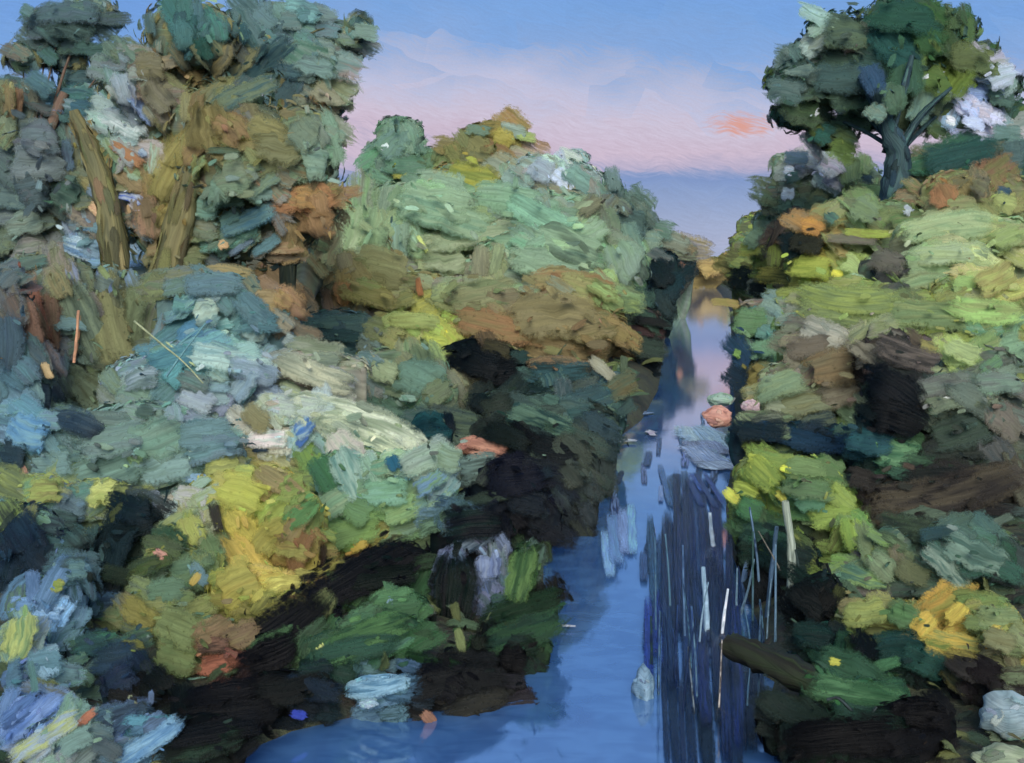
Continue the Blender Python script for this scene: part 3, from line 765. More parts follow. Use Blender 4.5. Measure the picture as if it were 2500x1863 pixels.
def leafmat(name,rough=.5,spec=.1,bend=.62,trans=.22):
    m,nt=mat(name); b=NB(nt)
    col=b.attr('Col')[0]; col2=b.attr('Col2')[0]; st=b.sep(b.attr('st')[1]); sd=b.sep(b.attr('sd')[1])
    u,v,soft=st; seed,W,asp=sd
    s1=b.m('MULTIPLY',seed,37.)
    cu=b.m('MULTIPLY',b.m('MULTIPLY',u,asp),.45)
    wob=b.m('MULTIPLY',b.m('SINE',b.m('MULTIPLY_ADD',u,3.,s1)),.12)
    vv=b.m('ADD',v,wob)
    broad=b.noise(b.xyz(b.m('ADD',cu,s1),b.m('MULTIPLY',vv,2.6),seed),1.,2,.6)
    fine=b.noise(b.xyz(b.m('ADD',b.m('MULTIPLY',cu,.8),s1),b.m('MULTIPLY',vv,9.),seed),1.,3,.6)
    geo=b.n('ShaderNodeNewGeometry').outputs[0]
    grain=b.noise(b.xyz(b.m('MULTIPLY_ADD',u,b.m('MULTIPLY',asp,5.),s1),b.m('MULTIPLY',v,5.),seed),1.,4,.7)
    c=b.mix(b.mr(broad,.38,.62),col,col2)
    vv_=b.m('MULTIPLY_ADD',b.m('SUBTRACT',fine,.5),1.5,1.)
    vv_=b.m('ADD',vv_,b.m('MULTIPLY',b.m('SUBTRACT',grain,.5),.3))
    c=b.mix(1.,c,b.xyz(vv_,vv_,vv_),'MULTIPLY')
    e1=b.m('POWER',b.m('ABSOLUTE',v),3.5); e2=b.m('POWER',b.m('ABSOLUTE',b.m('MULTIPLY_ADD',u,2.,-1.)),5.)
    e=b.m('MAXIMUM',e1,e2)
    t=b.m('ADD',b.m('MULTIPLY',e,.62),b.m('MULTIPLY',b.m('SUBTRACT',b.m('MULTIPLY_ADD',grain,.7,b.m('MULTIPLY',fine,.45)),.5),1.1))
    al=b.m('SUBTRACT',1.,b.m('MULTIPLY',soft,b.mr(t,.08,.52)))
    h=b.m('ADD',b.m('MULTIPLY',fine,b.m('MULTIPLY',W,.16)),b.m('MULTIPLY',broad,b.m('MULTIPLY',W,.12)))
    h=b.m('ADD',h,b.m('MULTIPLY',grain,b.m('MULTIPLY',W,.02)))
    bp=b.n('ShaderNodeBump'); bp.inputs['Strength'].default_value=.55; bp.inputs['Distance'].default_value=1.; b.put(bp.inputs['Height'],h)
    va=b.n('ShaderNodeVectorMath',operation='SCALE'); b.put(va.inputs[0],bp.outputs[0]); va.inputs[3].default_value=1-bend
    vb=b.n('ShaderNodeVectorMath',operation='ADD'); b.put(vb.inputs[0],va.outputs[0]); vb.inputs[1].default_value=(-.15*bend,-.72*bend,.65*bend)
    vc=b.n('ShaderNodeVectorMath',operation='NORMALIZE'); b.put(vc.inputs[0],vb.outputs[0]); nrm=vc.outputs[0]
    p=b.n('ShaderNodeBsdfPrincipled'); b.put(p.inputs['Base Color'],c); p.inputs['Roughness'].default_value=rough
    p.inputs['Specular IOR Level'].default_value=spec; b.put(p.inputs['Normal'],nrm)
    tl=b.n('ShaderNodeBsdfTranslucent'); b.put(tl.inputs[0],c); tr=b.n('ShaderNodeBsdfTransparent')
    m1=b.n('ShaderNodeMixShader'); m1.inputs[0].default_value=trans; nt.links.new(p.outputs[0],m1.inputs[1]); nt.links.new(tl.outputs[0],m1.inputs[2])
    m2=b.n('ShaderNodeMixShader'); b.put(m2.inputs[0],al); nt.links.new(tr.outputs[0],m2.inputs[1]); nt.links.new(m1.outputs[0],m2.inputs[2])
    o=b.n('ShaderNodeOutputMaterial'); nt.links.new(m2.outputs[0],o.inputs[0]); return m
LEAF=leafmat('foliage'); BARK=leafmat('bark',.6,.2,.2,0.); ROCK=leafmat('stone',.6,.2,.3,0.)
# ---------------------------------------------------------------- mesh accumulator
class Part:
    def __init__(s,name,m=LEAF): s.name=name;s.m=m;s.V=[];s.Q=[];s.c=[];s.c2=[];s.st=[];s.sd=[];s.n=0;s.rank=0
    def add(s,V,Q,c,c2,st,sd):
        s.V.append(V);s.Q.append(Q+s.n);s.c.append(c);s.c2.append(c2);s.st.append(st);s.sd.append(sd);s.n+=len(V)
    def solid(s,V,Q,col,col2,st,sd=(0,.3,1)):
        k=len(V); s.add(V,Q,np.tile(col,(k,1)),np.tile(col2,(k,1)),st,np.tile(np.array(sd,float),(k,1)))
    def build(s,parent=None,name=None):
        V=np.concatenate(s.V);Q=np.concatenate(s.Q)
        org=np.array(parent.location) if parent else np.zeros(3)
        V=V-org
        me=bpy.data.meshes.new(s.name); me.vertices.add(len(V)); me.vertices.foreach_set('co',V.astype(np.float32).ravel())
        me.loops.add(Q.size); me.loops.foreach_set('vertex_index',Q.astype(np.int32).ravel())
        me.polygons.add(len(Q)); me.polygons.foreach_set('loop_start',np.arange(0,Q.size,4,dtype=np.int32))
        me.polygons.foreach_set('use_smooth',np.ones(len(Q),bool))
        for nm,arr,ty in (('Col',s.c,'FLOAT_COLOR'),('Col2',s.c2,'FLOAT_COLOR'),('st',s.st,'FLOAT_VECTOR'),('sd',s.sd,'FLOAT_VECTOR')):
            a=np.concatenate(arr)
            at_=me.attributes.new(nm,ty,'POINT')
            if ty=='FLOAT_COLOR':
                a=np.concatenate([a,np.ones((len(a),1))],1); at_.data.foreach_set('color',a.astype(np.float32).ravel())
            else: at_.data.foreach_set('vector',a.astype(np.float32).ravel())
        me.update(calc_edges=True); me.validate(); me.materials.append(s.m)
        o=bpy.data.objects.new(name or s.name,me); C.objects.link(o)
        if parent: o.parent=parent
        return o
def norm(a): return a/np.maximum(np.linalg.norm(a,axis=-1,keepdims=True),1e-9)
def jit(c,a=.22):
    k=1+rng.normal(0,a); return np.clip(c*k*(1+rng.normal(0,.07,3)),.0015,.9)
def dabs(part,P,N,W,c,c2,soft=1.,m=5,curl=.11):
    """P (k,n,3) centre lines, N (k,n,3) outward normals, W (k)"""
    k,n,_=P.shape
    T=norm(np.gradient(P,axis=1)); N=norm(N-T*np.sum(N*T,-1,keepdims=True)); Sd=np.cross(T,N)
    u=np.linspace(0,1,n); v=np.linspace(-1,1,m)
    wp=(1-np.abs(2*u-1)**5*.5)[None,:,None]*(1+rng.normal(0,.07,(k,n,1)))
    vv=v[None,None,:]*wp
    L=np.linalg.norm(P[:,-1]-P[:,0],axis=-1)
    ej=rng.normal(0,.10,(k,1,m))*np.abs(2*u-1)[None,:,None]**4*np.sign(2*u-1)[None,:,None]
    dome=-(np.abs(v)**2.5)[None,None,:]*curl - (np.abs(2*u-1)**4)[None,:,None]*curl*.9 + .05*rng.normal(0,1,(k,n,m))
    Wk=W[:,None,None]
    X=P[:,:,None,:]+Sd[:,:,None,:]*(vv*Wk/2)[...,None]+N[:,:,None,:]*(dome*Wk)[...,None]+T[:,:,None,:]*(ej*Wk)[...,None]
    V=X.reshape(-1,3)
    i=np.arange(n-1)[:,None]*m+np.arange(m-1)[None,:]; q=np.stack([i,i+1,i+m+1,i+m],-1).reshape(-1,4)
    Q=(q[None]+(np.arange(k)*n*m)[:,None,None]).reshape(-1,4)
    st=np.zeros((k,n,m,3)); st[...,0]=u[None,:,None]; st[...,1]=v[None,None,:]; st[...,2]=soft
    sd=np.zeros((k,n,m,3)); sd[...,0]=rng.random(k)[:,None,None]; sd[...,1]=Wk; sd[...,2]=np.minimum(L/W*2,9)[:,None,None]
    e=np.ones((1,n*m,1))
    part.add(V,Q,(c[:,None,:]*e).reshape(-1,3),(c2[:,None,:]*e).reshape(-1,3),st.reshape(-1,3),sd.reshape(-1,3))
NU,NV=26,15
def blob(cen,rad,base=None,amp=.16,seed=0):
    th=np.linspace(0,2*np.pi,NU,endpoint=False); ph=np.linspace(-.5*np.pi,.5*np.pi,NV)
    D=np.array([[math.cos(p)*math.cos(t),math.cos(p)*math.sin(t),math.sin(p)] for p in ph for t in th])
    r=np.array([1+amp*(noise.noise(Vector(d*1.6)+Vector((seed*3.1,seed,0)))*1.1+.5*noise.noise(Vector(d*4)+Vector((seed,0,seed)))) for d in D])
    X=D*r[:,None]; V=cen+X*rad
    if base is not None:
        lo=D[:,2]<0; depth=max(rad[2],cen[2]-base)
        V[lo,2]=cen[2]+X[lo,2]*depth
    i=np.arange(NV-1)[:,None]*NU+np.arange(NU)[None]; j=np.arange(NV-1)[:,None]*NU+(np.arange(NU)+1)%NU
    Q=np.stack([i,j,j+NU,i+NU],-1).reshape(-1,4)
    return V,Q,D
BV,BQ,BO=[],[],[]; bn=[0]
def tobvh(V,Q,owner):
    BV.append(V);BQ.append(Q+bn[0]);BO.extend([owner]*len(Q));bn[0]+=len(V)
PARTS=[]; ELL=[]
def zst(k): a=np.zeros((k,3)); a[:,0]=.5; return a
def foliage(part,specs,Y,pal,dl,ang,stretch=True,dens=1.,scale=1.,rag=1.):
    pal=[lin(p) for p in pal]; pi=len(PARTS); PARTS.append(part); s=px(Y)
    for cx,cy,rx,ry in specs:
        YY=Y+rng.uniform(-.02,.02)*Y; cen=at(cx,cy,YY)
        while stretch and cen[2]<ground(cen[0],cen[1])+.12 and YY>4.5: YY*=.98; cen=at(cx,cy,YY)
        s=px(YY); rad=np.array([rx*s,(rx*.5+ry*.5)*s*.6,ry*s])
        base=ground(cen[0],cen[1])-.15 if stretch else None
        V,Q,D=blob(cen,rad*scale,base,seed=rng.integers(99))
        base_c=np.mean(pal,0)*.8
        cc=np.array([jit(pal[rng.integers(len(pal))]*.4+base_c*.6,.1) for _ in V])
        # vertex tones smooth enough
        part.add(V,Q,cc,cc*.8,np.stack([D[:,0]*2,D[:,2]*2.5,np.zeros(len(V))],1),np.tile(np.array([rng.random(),rx*s*.3,1.]),(len(V),1)))
        tobvh(V,Q,pi); ELL.append((cx,cy,rx,ry,Y,pi))
        area=math.pi*rx*ry
        for size,mul,r0,r1,tilt in ((1.25,.5,.97,1.0,.12),(.6,.35,.99,1.05+.03*rag,.3),(.3+.05*rag,.22*rag,1.0,1.02+.12*rag,.8)):
            L0=dl*size; n=int(min(260,max(14,dens*mul*3.6*area/(L0*L0*.5))))
            d=norm(rng.normal(0,1,(n,3)))
            if size<.5: d[:,1]*=.35; d=norm(d)
            if stretch: d[:,2]=np.where(d[:,2]<-.45,-d[:,2],d[:,2])
            if size>.9: d[:,1]=-np.abs(d[:,1])*np.sign(rng.random(n)-.25)
            pos=cen+d*rad*scale*rng.uniform(r0,r1,(n,1))
            if base is not None:
                lo=d[:,2]<0; depth=max(rad[2],cen[2]-base); pos[lo,2]=cen[2]+d[lo,2]*depth*1.0
            N=norm(d/rad*rad.mean()+rng.normal(0,tilt*.5,(n,3)))
            a=np.radians(ang)+rng.normal(0,.55,n); T=np.stack([np.cos(a),0*a,np.sin(a)],1)+rng.normal(0,.15,(n,3))
            T=norm(T-N*np.sum(T*N,-1,keepdims=True))
            L=L0*s*rng.uniform(.6,1.4,n); W=L*rng.uniform(.36,.62,n)
            seg=6; tt=np.linspace(-.5,.5,seg)
            bend=norm(np.cross(T,N))*rng.normal(0,.12,(n,1))
            P=pos[:,None,:]+T[:,None,:]*(tt[None,:,None]*L[:,None,None])+bend[:,None,:]*(tt**2)[None,:,None]*L[:,None,None]*2
            P-=N[:,None,:]*((tt**2)[None,:,None]*L[:,None,None]**2/(2*max(rad.min(),.2))*.8)
            c=np.array([jit(pal[rng.integers(len(pal))],.16) for _ in range(n)])
            c2=np.array([jit(x*.6+pal[rng.integers(len(pal))]*.4,.2) for x in c])
            NN=np.repeat(N[:,None,:],seg,1)
            dabs(part,P,NN,W,c,c2,1.,4)
def tube(part,pts,rs,col,col2,seg=12,bvh=True,rough=.13):
    pts=np.array(pts,float); n=len(pts)
    # refine
    t=np.arange(n); tf=np.linspace(0,n-1,(n-1)*4+1)
    P=np.stack([np.interp(tf,t,pts[:,i]) for i in range(3)],1); R=np.interp(tf,t,rs)
    for _ in range(2): P[1:-1]=(P[:-2]+2*P[1:-1]+P[2:])/4
    T=norm(np.gradient(P,axis=0)); up=np.array([0,-1.,.1]); A1=norm(np.cross(T,up)); A2=np.cross(T,A1)
    a=np.linspace(0,2*np.pi,seg,endpoint=False); k=len(P)
    rr=R[:,None]*(1+rng.normal(0,rough,(k,seg)))
    V=(P[:,None,:]+A1[:,None,:]*(np.cos(a)[None,:]*rr)[...,None]+A2[:,None,:]*(np.sin(a)[None,:]*rr)[...,None]).reshape(-1,3)
    i=np.arange(k-1)[:,None]*seg+np.arange(seg)[None]; j=np.arange(k-1)[:,None]*seg+(np.arange(seg)+1)%seg
    Q=np.stack([i,j,j+seg,i+seg],-1).reshape(-1,4)
    st=np.zeros((k,seg,3)); L=np.linalg.norm(pts[-1]-pts[0]); st[...,0]=np.linspace(0,L/max(R.mean()*6,.01),k)[:,None]; st[...,1]=(np.sin(a)*1.3)[None]
    part.solid(V,Q,col,col2,st.reshape(-1,3),(rng.random(),R.mean()*2,1.))
    return V,Q
def P3(l,Y): return [at(x,y,Y) for x,y in l]
def empty(name,loc): 
    o=bpy.data.objects.new(name,None); o.location=[float(q) for q in loc]; o.empty_display_size=.3; C.objects.link(o); return o
# ---------------------------------------------------------------- things
BUILD=[]
TR={0:([[(130,900),(115,760),(90,660),(70,560),(60,450),(90,330),(140,200)]],[52],'6e5c4c','7a5848',-.4),
    1:([[(330,760),(370,560),(400,430),(430,320),(450,230)],[(250,640),(240,470),(215,380),(180,290),(160,240)]],[78,52],'7c7448','62603f',-.35),
    2:([[(620,560),(640,420),(650,300),(640,200),(600,120)]],[34],'6c6a48','55583e',-.5)}
RT=([[(1935,500),(1932,440),(1940,380),(1948,330),(1925,280),(1900,215),(1870,160)],[(1945,330),(1990,250),(2060,190)],[(1925,285),(1955,200),(1975,120)]],[62,16,22],'2a404a','3c5a5a',-1.6)
ti=0
for ln in THINGS.strip().splitlines():
    kind,label,cat,grp,Y,el,pal,dl,ang=ln.split('|'); Y=float(Y); dl=float(dl); ang=float(ang); pal=pal.split(',')
    el=[tuple(float(q) for q in e.split(',')) for e in el.split(';')]
    if kind in('tree',):
        trunks,wd,c1,c2,dy=TR[ti] if ti in TR and grp else RT
        ti+=1
        x0,y0=trunks[0][0]; b=at(x0,y0,Y+dy); b[2]=ground(b[0],b[1])
        root=empty(kind,b); tag(root,label,cat,grp)
        crown=Part('crown'); foliage(crown,el,Y,pal,dl,ang,False,1.,.95 if grp else .86,2.2 if grp else 2.8); BUILD.append((crown,root,None))
        for i,(tp,w) in enumerate(zip(trunks,wd)):
            tk=Part('trunk' if (i==0 or c1[0]=='8') else 'limb',BARK); YY=Y+dy
            pts=P3(tp,YY)
            if tk.name=='trunk':
                g=pts[0].copy(); g[2]=ground(g[0],g[1])-.2
                if g[2]<pts[0][2]-.05: pts=[g]+pts
            n=len(pts); s=px(YY); rs=[w*s/2*(1.15-.75*(k/(n-1))**1.2) for k in range(n)]
            V,Q=tube(tk,pts,rs,lin(c1),lin(c2)); pi=len(PARTS); PARTS.append(tk)
            if ti!=2: tobvh(V,Q,pi)
            # ragged flakes of bark along the stem
            ring=V.reshape(-1,12,3); ctr=ring.mean(1); m_=46; kk=rng.integers(0,max(1,len(ring)-4),m_); ss=rng.integers(0,12,m_)
            Pb=np.stack([ring[kk+j,ss]*1.0 for j in range(4)],1); Nb=norm(Pb-np.stack([ctr[kk+j] for j in range(4)],1)); wb=np.linalg.norm(ring[kk,ss]-ctr[kk],axis=1)
            Pb=Pb+Nb*(wb[:,None,None]*.06); cb=np.array([jit(lin(c1) if rng.random()<.5 else lin(c2),.28) for _ in range(m_)])
            dabs(tk,Pb,Nb,wb*rng.uniform(.5,1.,m_),cb,cb*rng.uniform(.6,1.3,(m_,1)),1.,4)
            BUILD.append((tk,root,None))
            if i==0 and ti<=4:
                # a few bare limbs reaching into each crown clump
                br=Part('branch',BARK)
                for (cx,cy,rx,ry) in el[:7]:
                    k=rng.integers(n//2,n); p0=pts[k]; p2=at(cx,cy,Y); pm=(p0+p2)/2+np.array([0,0,.25])
                    tube(br,[p0,pm,p2],[w*s*.09,w*s*.06,w*s*.02],lin(c1)*.8,lin(c2)*.8,6)
                BUILD.append((br,root,None))
    else:
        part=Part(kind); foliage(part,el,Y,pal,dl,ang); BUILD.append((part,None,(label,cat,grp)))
# ---------------------------------------------------------------- brush-shaped leaf masses on the surfaces, one lilac dab painting the inlet's sky reflection
V=np.concatenate(BV);Q=np.concatenate(BQ)
bvh=BVHTree.FromPolygons(V.tolist(),Q.tolist()); EL=ELL
def hit(x,y):
    d=ray(x,y); dn=d/np.linalg.norm(d)
    h=bvh.ray_cast(Vector(CAM),Vector(dn))
    if h[0] is None: return None
    return h[0].y,BO[h[2]]
def strokes(txt,mode='leaf'):
    for i,ln in enumerate(txt.strip().splitlines()):
        a=ln.split(','); x0,y0,x1,y1,w=map(float,a[:5]); c=lin(a[5]); c2=lin(a[6]) if len(a)>6 else jit(c,.22)
        xm,ym=(x0+x1)/2,(y0+y1)/2; h=hit(xm,ym)
        if h is None:
            best=min(EL,key=lambda e:math.hypot((xm-e[0])/e[2],(ym-e[1])/e[3])*(e[2]+e[3])-e[2]-e[3])
            Yc=best[4]*.985; o=best[5]; miss=True
        else: Yc,o=h; miss=False
        L=math.hypot(x1-x0,y1-y0); n=9 if L>40 else 6
        t=np.linspace(0,1,n)
        ext=.10
        X=x0+(x1-x0)*(t*(1+2*ext)-ext); Yp=y0+(y1-y0)*(t*(1+2*ext)-ext)
        nx,ny=(-(y1-y0)/max(L,1),(x1-x0)/max(L,1)); bow=rng.normal(0,.05)*L
        X=X+nx*bow*(1-(2*t-1)**2); Yp=Yp+ny*bow*(1-(2*t-1)**2)
        s=px(Yc); Dp=[]
        for q in range(n):
            hh=hit(X[q],Yp[q]) if not miss else None
            Dp.append(hh[0] if hh else Yc)
        Dp=np.clip(np.array(Dp),Yc-.35*L*s-.02,Yc+.35*L*s+.02)
        cf=np.polyfit(t,Dp,2 if n>6 else 1); Dp=np.polyval(cf,t)
        if miss: Dp=Yc+np.linspace(-1,1,n)*rng.normal(0,.25)*L*s*.5
        off=Yc*(.012+.00002*i)+w*s*.10
        P=np.array([at(X[q],Yp[q],Dp[q]-off) for q in range(n)])
        # surface-like normal: towards camera, leaning up and sideways
        lean=np.array([rng.normal(0,.25),-1,rng.uniform(.05,.75)])
        N=np.repeat(norm(lean)[None],n,0)
        W=np.array([w*s*1.25])
        part=PARTS[o]
        dabs(part,P[None],N[None],W,c[None],c2[None],1.,7,curl=.09)
        # crumbs of the same leaf colour around it, so masses break up
        m_=int(1+L*w/3500); 
        k=rng.random((m_,2)); ux=x0+(x1-x0)*(k[:,0]*1.3-.15)+nx*(k[:,1]-.5)*w*1.5; uy=y0+(y1-y0)*(k[:,0]*1.3-.15)+ny*(k[:,1]-.5)*w*1.5
        ln_=rng.uniform(.22,.5,m_)*w; an=math.atan2(-(y1-y0),x1-x0)+rng.normal(0,.5,m_)
        Pm=np.array([[at(ux[q]+math.cos(an[q])*z*ln_[q],uy[q]-math.sin(an[q])*z*ln_[q],Yc-off*1.15-.01*Yc*abs(rng.normal())) for z in (-.5,-.2,.2,.5)] for q in range(m_)])
        cc=np.array([jit(c if rng.random()<.6 else c2,.2) for _ in range(m_)])
        NN=norm(np.array([0,-1,.35])+rng.normal(0,.3,(m_,3)))[:,None,:].repeat(4,1)
        dabs(part,Pm,NN,ln_*s*.5,cc,cc*rng.uniform(.8,1.2,(m_,1)),1.,4)
# broad soft leaf masses first: they bridge one bush and the next
SL=[]
for ln in STROKES.strip().splitlines():
    a=ln.split(','); x0,y0,x1,y1,w_=map(float,a[:5])
    if w_>=35: SL.append(((x0+x1)/2,(y0+y1)/2,math.atan2(y1-y0,x1-x0),lin(a[5]),lin(a[6]) if len(a)>6 else lin(a[5]),w_))
SX=np.array([q[:2] for q in SL])
def wash(step,wd,k0,fac):
    i=0
    for gy in np.arange(step*.4,1660,step):
        for gx in np.arange(step*.4,2217,step):
            x,y=gx+rng.normal(0,step*.3),gy+rng.normal(0,step*.3)
            h=hit(x,y)
            if h is None or PARTS[h[1]].m is BARK: continue
            d2=((SX-[x,y])**2).sum(1); nn=np.argsort(d2)[:3]; wt=1/(d2[nn]+300); wt/=wt.sum()
            c=sum(wt[j]*SL[nn[j]][3] for j in range(3)); c=jit(c*.8+.2*SL[nn[0]][4],.1); c2=jit(SL[nn[1]][3]*.5+c*.5,.12)
            a=SL[nn[0]][2]+rng.normal(0,.35); L=wd*rng.uniform(1.,1.9); w=wd*rng.uniform(.7,1.15)
            n=7; t=np.linspace(-.5,.5,n); X=x+math.cos(a)*L*t; Yp=y+math.sin(a)*L*t; s=px(h[0]); Dp=[]; miss=0
            for q in range(n):
                hh=hit(X[q],Yp[q]); Dp.append(hh[0] if hh else h[0]); miss+=hh is None
            if miss>3: continue
            Dp=np.clip(np.array(Dp),h[0]-.45*L*s,h[0]+.45*L*s); Dp=np.polyval(np.polyfit(t,Dp,2),t)
            off=h[0]*(.004+fac)+w*s*.05
            P=np.array([at(X[q],Yp[q],Dp[q]-off) for q in range(n)])
            N=np.repeat(norm(np.array([rng.normal(0,.2),-1,rng.uniform(.1,.6)]))[None],n,0)
            dabs(PARTS[h[1]],P[None],N[None],np.array([w*s]),c[None],c2[None],1.15,6,curl=.04); i+=1
    return i
print('wash',wash(62,80,0,.003),wash(46,48,0,.006))
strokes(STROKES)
for part,root,info in BUILD:
    o=part.build(root)
    if info: tag(o,*info)
# ---------------------------------------------------------------- ground sheet
tt=np.concatenate([-np.geomspace(700,14,26)[:-1],np.linspace(-14,14,141),np.geomspace(14,700,26)[1:]])
yy=np.concatenate([np.linspace(-60,4,9),np.linspace(4.5,40,110),np.geomspace(40,900,60)[1:]])
def sheet(name,rows,zf,m,kind):
    p=np.array([[(x,y,float(zf(x,y))) for x in xs] for y,xs in rows]); ny,nx=p.shape[:2]
    me=bpy.data.meshes.new(name); Vv=p.reshape(-1,3)
    q=[(j*nx+i,j*nx+i+1,(j+1)*nx+i+1,(j+1)*nx+i) for j in range(ny-1) for i in range(nx-1)]
    me.from_pydata(Vv.tolist(),[],q); me.polygons.foreach_set('use_smooth',np.ones(len(q),bool)); me.materials.append(m)
    o=bpy.data.objects.new(name,me); C.objects.link(o); o['kind']=kind; return o
m,nt=mat('earth'); b=NB(nt); pos=b.n('ShaderNodeNewGeometry').outputs[0]
n1=b.noise(pos,1.3,5,.6); n2=b.noise(pos,9.,4,.6)
c=b.mix(b.mr(n1,.4,.6),(.035,.045,.028,1),(.075,.085,.04,1)); c=b.mix(b.mr(n2,.45,.7),c,(.05,.035,.025,1))
bp=b.n('ShaderNodeBump'); bp.inputs['Distance'].default_value=.08; b.put(bp.inputs['Height'],n2)
p=b.n('ShaderNodeBsdfPrincipled'); b.put(p.inputs['Base Color'],c); p.inputs['Roughness'].default_value=.85; b.put(p.inputs['Normal'],bp.outputs[0])
nt.links.new(p.outputs[0],b.n('ShaderNodeOutputMaterial').inputs[0]); EARTH=m
def mid(y): a,b_=edges(y); return (a+b_)/2
sheet('ground',[(y,mid(y)+tt) for y in yy],ground,EARTH,'structure')
# grass over the open ground
g=Part('grass'); n=5200
Y=6+ (rng.random(n)**1.6)*60; side=rng.random(n)<.5; a,b_=edges(Y); dd=rng.random(n)**1.3*(6+Y*.5)+.15+Y*.012
X=np.where(side,a-dd,b_+dd); Z=ground(X,Y)
gp=[lin(h) for h in '4c5e40,6a7648,4f6450,3a4a38,5a6a54,6c7648'.split(',')]
L=rng.uniform(.25,.6,n)*(.3+Y/25); ang=rng.random(n)*6.28; T=np.stack([np.cos(ang)*.8,np.sin(ang)*.4,rng.uniform(.1,.8,n)],1); T=norm(T)
N=norm(np.stack([0*L,-.5+0*L,1+0*L],1)+rng.normal(0,.3,(n,3)))
P=np.stack([X,Y,Z+.04],1)[:,None,:]+T[:,None,:]*(np.linspace(0,1,5)[None,:,None]*L[:,None,None]); P[:,:,2]-=(np.linspace(0,1,5)**2)[None]*L[:,None]*.25
cc=np.array([jit(gp[rng.integers(len(gp))],.2) for _ in range(n)]); 
dabs(g,P,np.repeat(N[:,None],5,1),L*.35,cc,cc*.75,1.,3)
o=g.build(); tag(o,'short rough grass covering the earth between the bushes','grass',None,'stuff')
# ---------------------------------------------------------------- water
m,nt=mat('water'); b=NB(nt); pos=b.n('ShaderNodeNewGeometry').outputs[0]; X_,Y_,Z_=b.sep(pos)
w1=b.noise(b.xyz(b.m('MULTIPLY',X_,2.2),b.m('MULTIPLY',Y_,.8),0.),1.,3,.55)
w2=b.noise(b.xyz(b.m('MULTIPLY',X_,16.),b.m('MULTIPLY',Y_,5.),0.),1.,3,.6)
w3=b.noise(b.xyz(b.m('MULTIPLY',X_,3.),b.m('MULTIPLY',Y_,5.),3.),1.,2,.5,.6)
c=b.mix(b.mr(w3,.35,.65),(.05,.14,.33,1),(.08,.20,.42,1)); c=b.mix(b.mr(w1,.5,.75,0,.5),c,(.03,.07,.22,1))
h=b.m('MULTIPLY',b.m('ADD',b.m('MULTIPLY',w1,.10),b.m('MULTIPLY',w2,.014)),b.mr(Y_,9.,32.,1.,.12))
bp=b.n('ShaderNodeBump'); bp.inputs['Distance'].default_value=.13; bp.inputs['Strength'].default_value=.5; b.put(bp.inputs['Height'],h)
p=b.n('ShaderNodeBsdfPrincipled'); b.put(p.inputs['Base Color'],c); p.inputs['Roughness'].default_value=.07; p.inputs['Coat Weight'].default_value=.6; p.inputs['Coat IOR'].default_value=1.9; p.inputs['Coat Roughness'].default_value=.06; p.inputs['IOR'].default_value=2.4
b.put(p.inputs['Normal'],bp.outputs[0]); nt.links.new(p.outputs[0],b.n('ShaderNodeOutputMaterial').inputs[0]); WATER=m
def wrow(y): a,b_=edges(y); return np.linspace(a-.35,b_+.35,15)
sheet('water',[(y,wrow(y)) for y in np.concatenate([np.linspace(-6,40,60),np.geomspace(40,320,30)[1:]])],lambda x,y:0.,WATER,'structure')
# bank and sky reflections and glints, painted as flat strokes on the water
REFL=leafmat('reflection',.2,.4,0.,0.)
wd=Part('painted_reflection',REFL)
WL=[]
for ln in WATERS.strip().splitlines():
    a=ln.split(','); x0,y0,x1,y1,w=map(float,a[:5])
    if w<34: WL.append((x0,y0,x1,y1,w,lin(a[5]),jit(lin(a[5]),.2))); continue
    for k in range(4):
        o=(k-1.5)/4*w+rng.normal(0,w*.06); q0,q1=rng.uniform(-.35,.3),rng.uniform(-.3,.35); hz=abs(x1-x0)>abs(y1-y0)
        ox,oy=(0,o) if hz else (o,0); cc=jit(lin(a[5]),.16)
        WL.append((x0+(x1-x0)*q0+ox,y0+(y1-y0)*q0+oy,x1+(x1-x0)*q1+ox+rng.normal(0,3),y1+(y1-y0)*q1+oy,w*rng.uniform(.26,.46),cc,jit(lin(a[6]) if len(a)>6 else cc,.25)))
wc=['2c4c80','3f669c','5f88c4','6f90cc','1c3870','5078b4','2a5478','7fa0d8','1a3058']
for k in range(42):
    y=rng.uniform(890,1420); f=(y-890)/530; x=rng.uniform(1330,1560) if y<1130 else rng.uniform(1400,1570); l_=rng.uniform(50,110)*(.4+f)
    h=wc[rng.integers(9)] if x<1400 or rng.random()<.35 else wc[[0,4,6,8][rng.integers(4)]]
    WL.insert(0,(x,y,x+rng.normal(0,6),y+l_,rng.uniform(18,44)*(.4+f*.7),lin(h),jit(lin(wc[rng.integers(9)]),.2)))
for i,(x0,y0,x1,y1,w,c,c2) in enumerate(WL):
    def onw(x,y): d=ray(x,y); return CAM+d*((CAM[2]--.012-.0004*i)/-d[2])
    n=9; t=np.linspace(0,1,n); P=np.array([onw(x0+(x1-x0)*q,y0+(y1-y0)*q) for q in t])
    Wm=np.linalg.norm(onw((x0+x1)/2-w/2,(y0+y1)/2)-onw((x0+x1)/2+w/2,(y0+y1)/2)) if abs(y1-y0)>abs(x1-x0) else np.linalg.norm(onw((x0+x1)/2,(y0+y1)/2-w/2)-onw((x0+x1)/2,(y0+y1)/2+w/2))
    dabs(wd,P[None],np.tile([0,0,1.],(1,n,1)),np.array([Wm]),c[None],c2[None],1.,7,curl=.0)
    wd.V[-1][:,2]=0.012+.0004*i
o=wd.build(); tag(o,'patches of blue and dark painted reflection lying on the stream','water weed',None,'stuff')
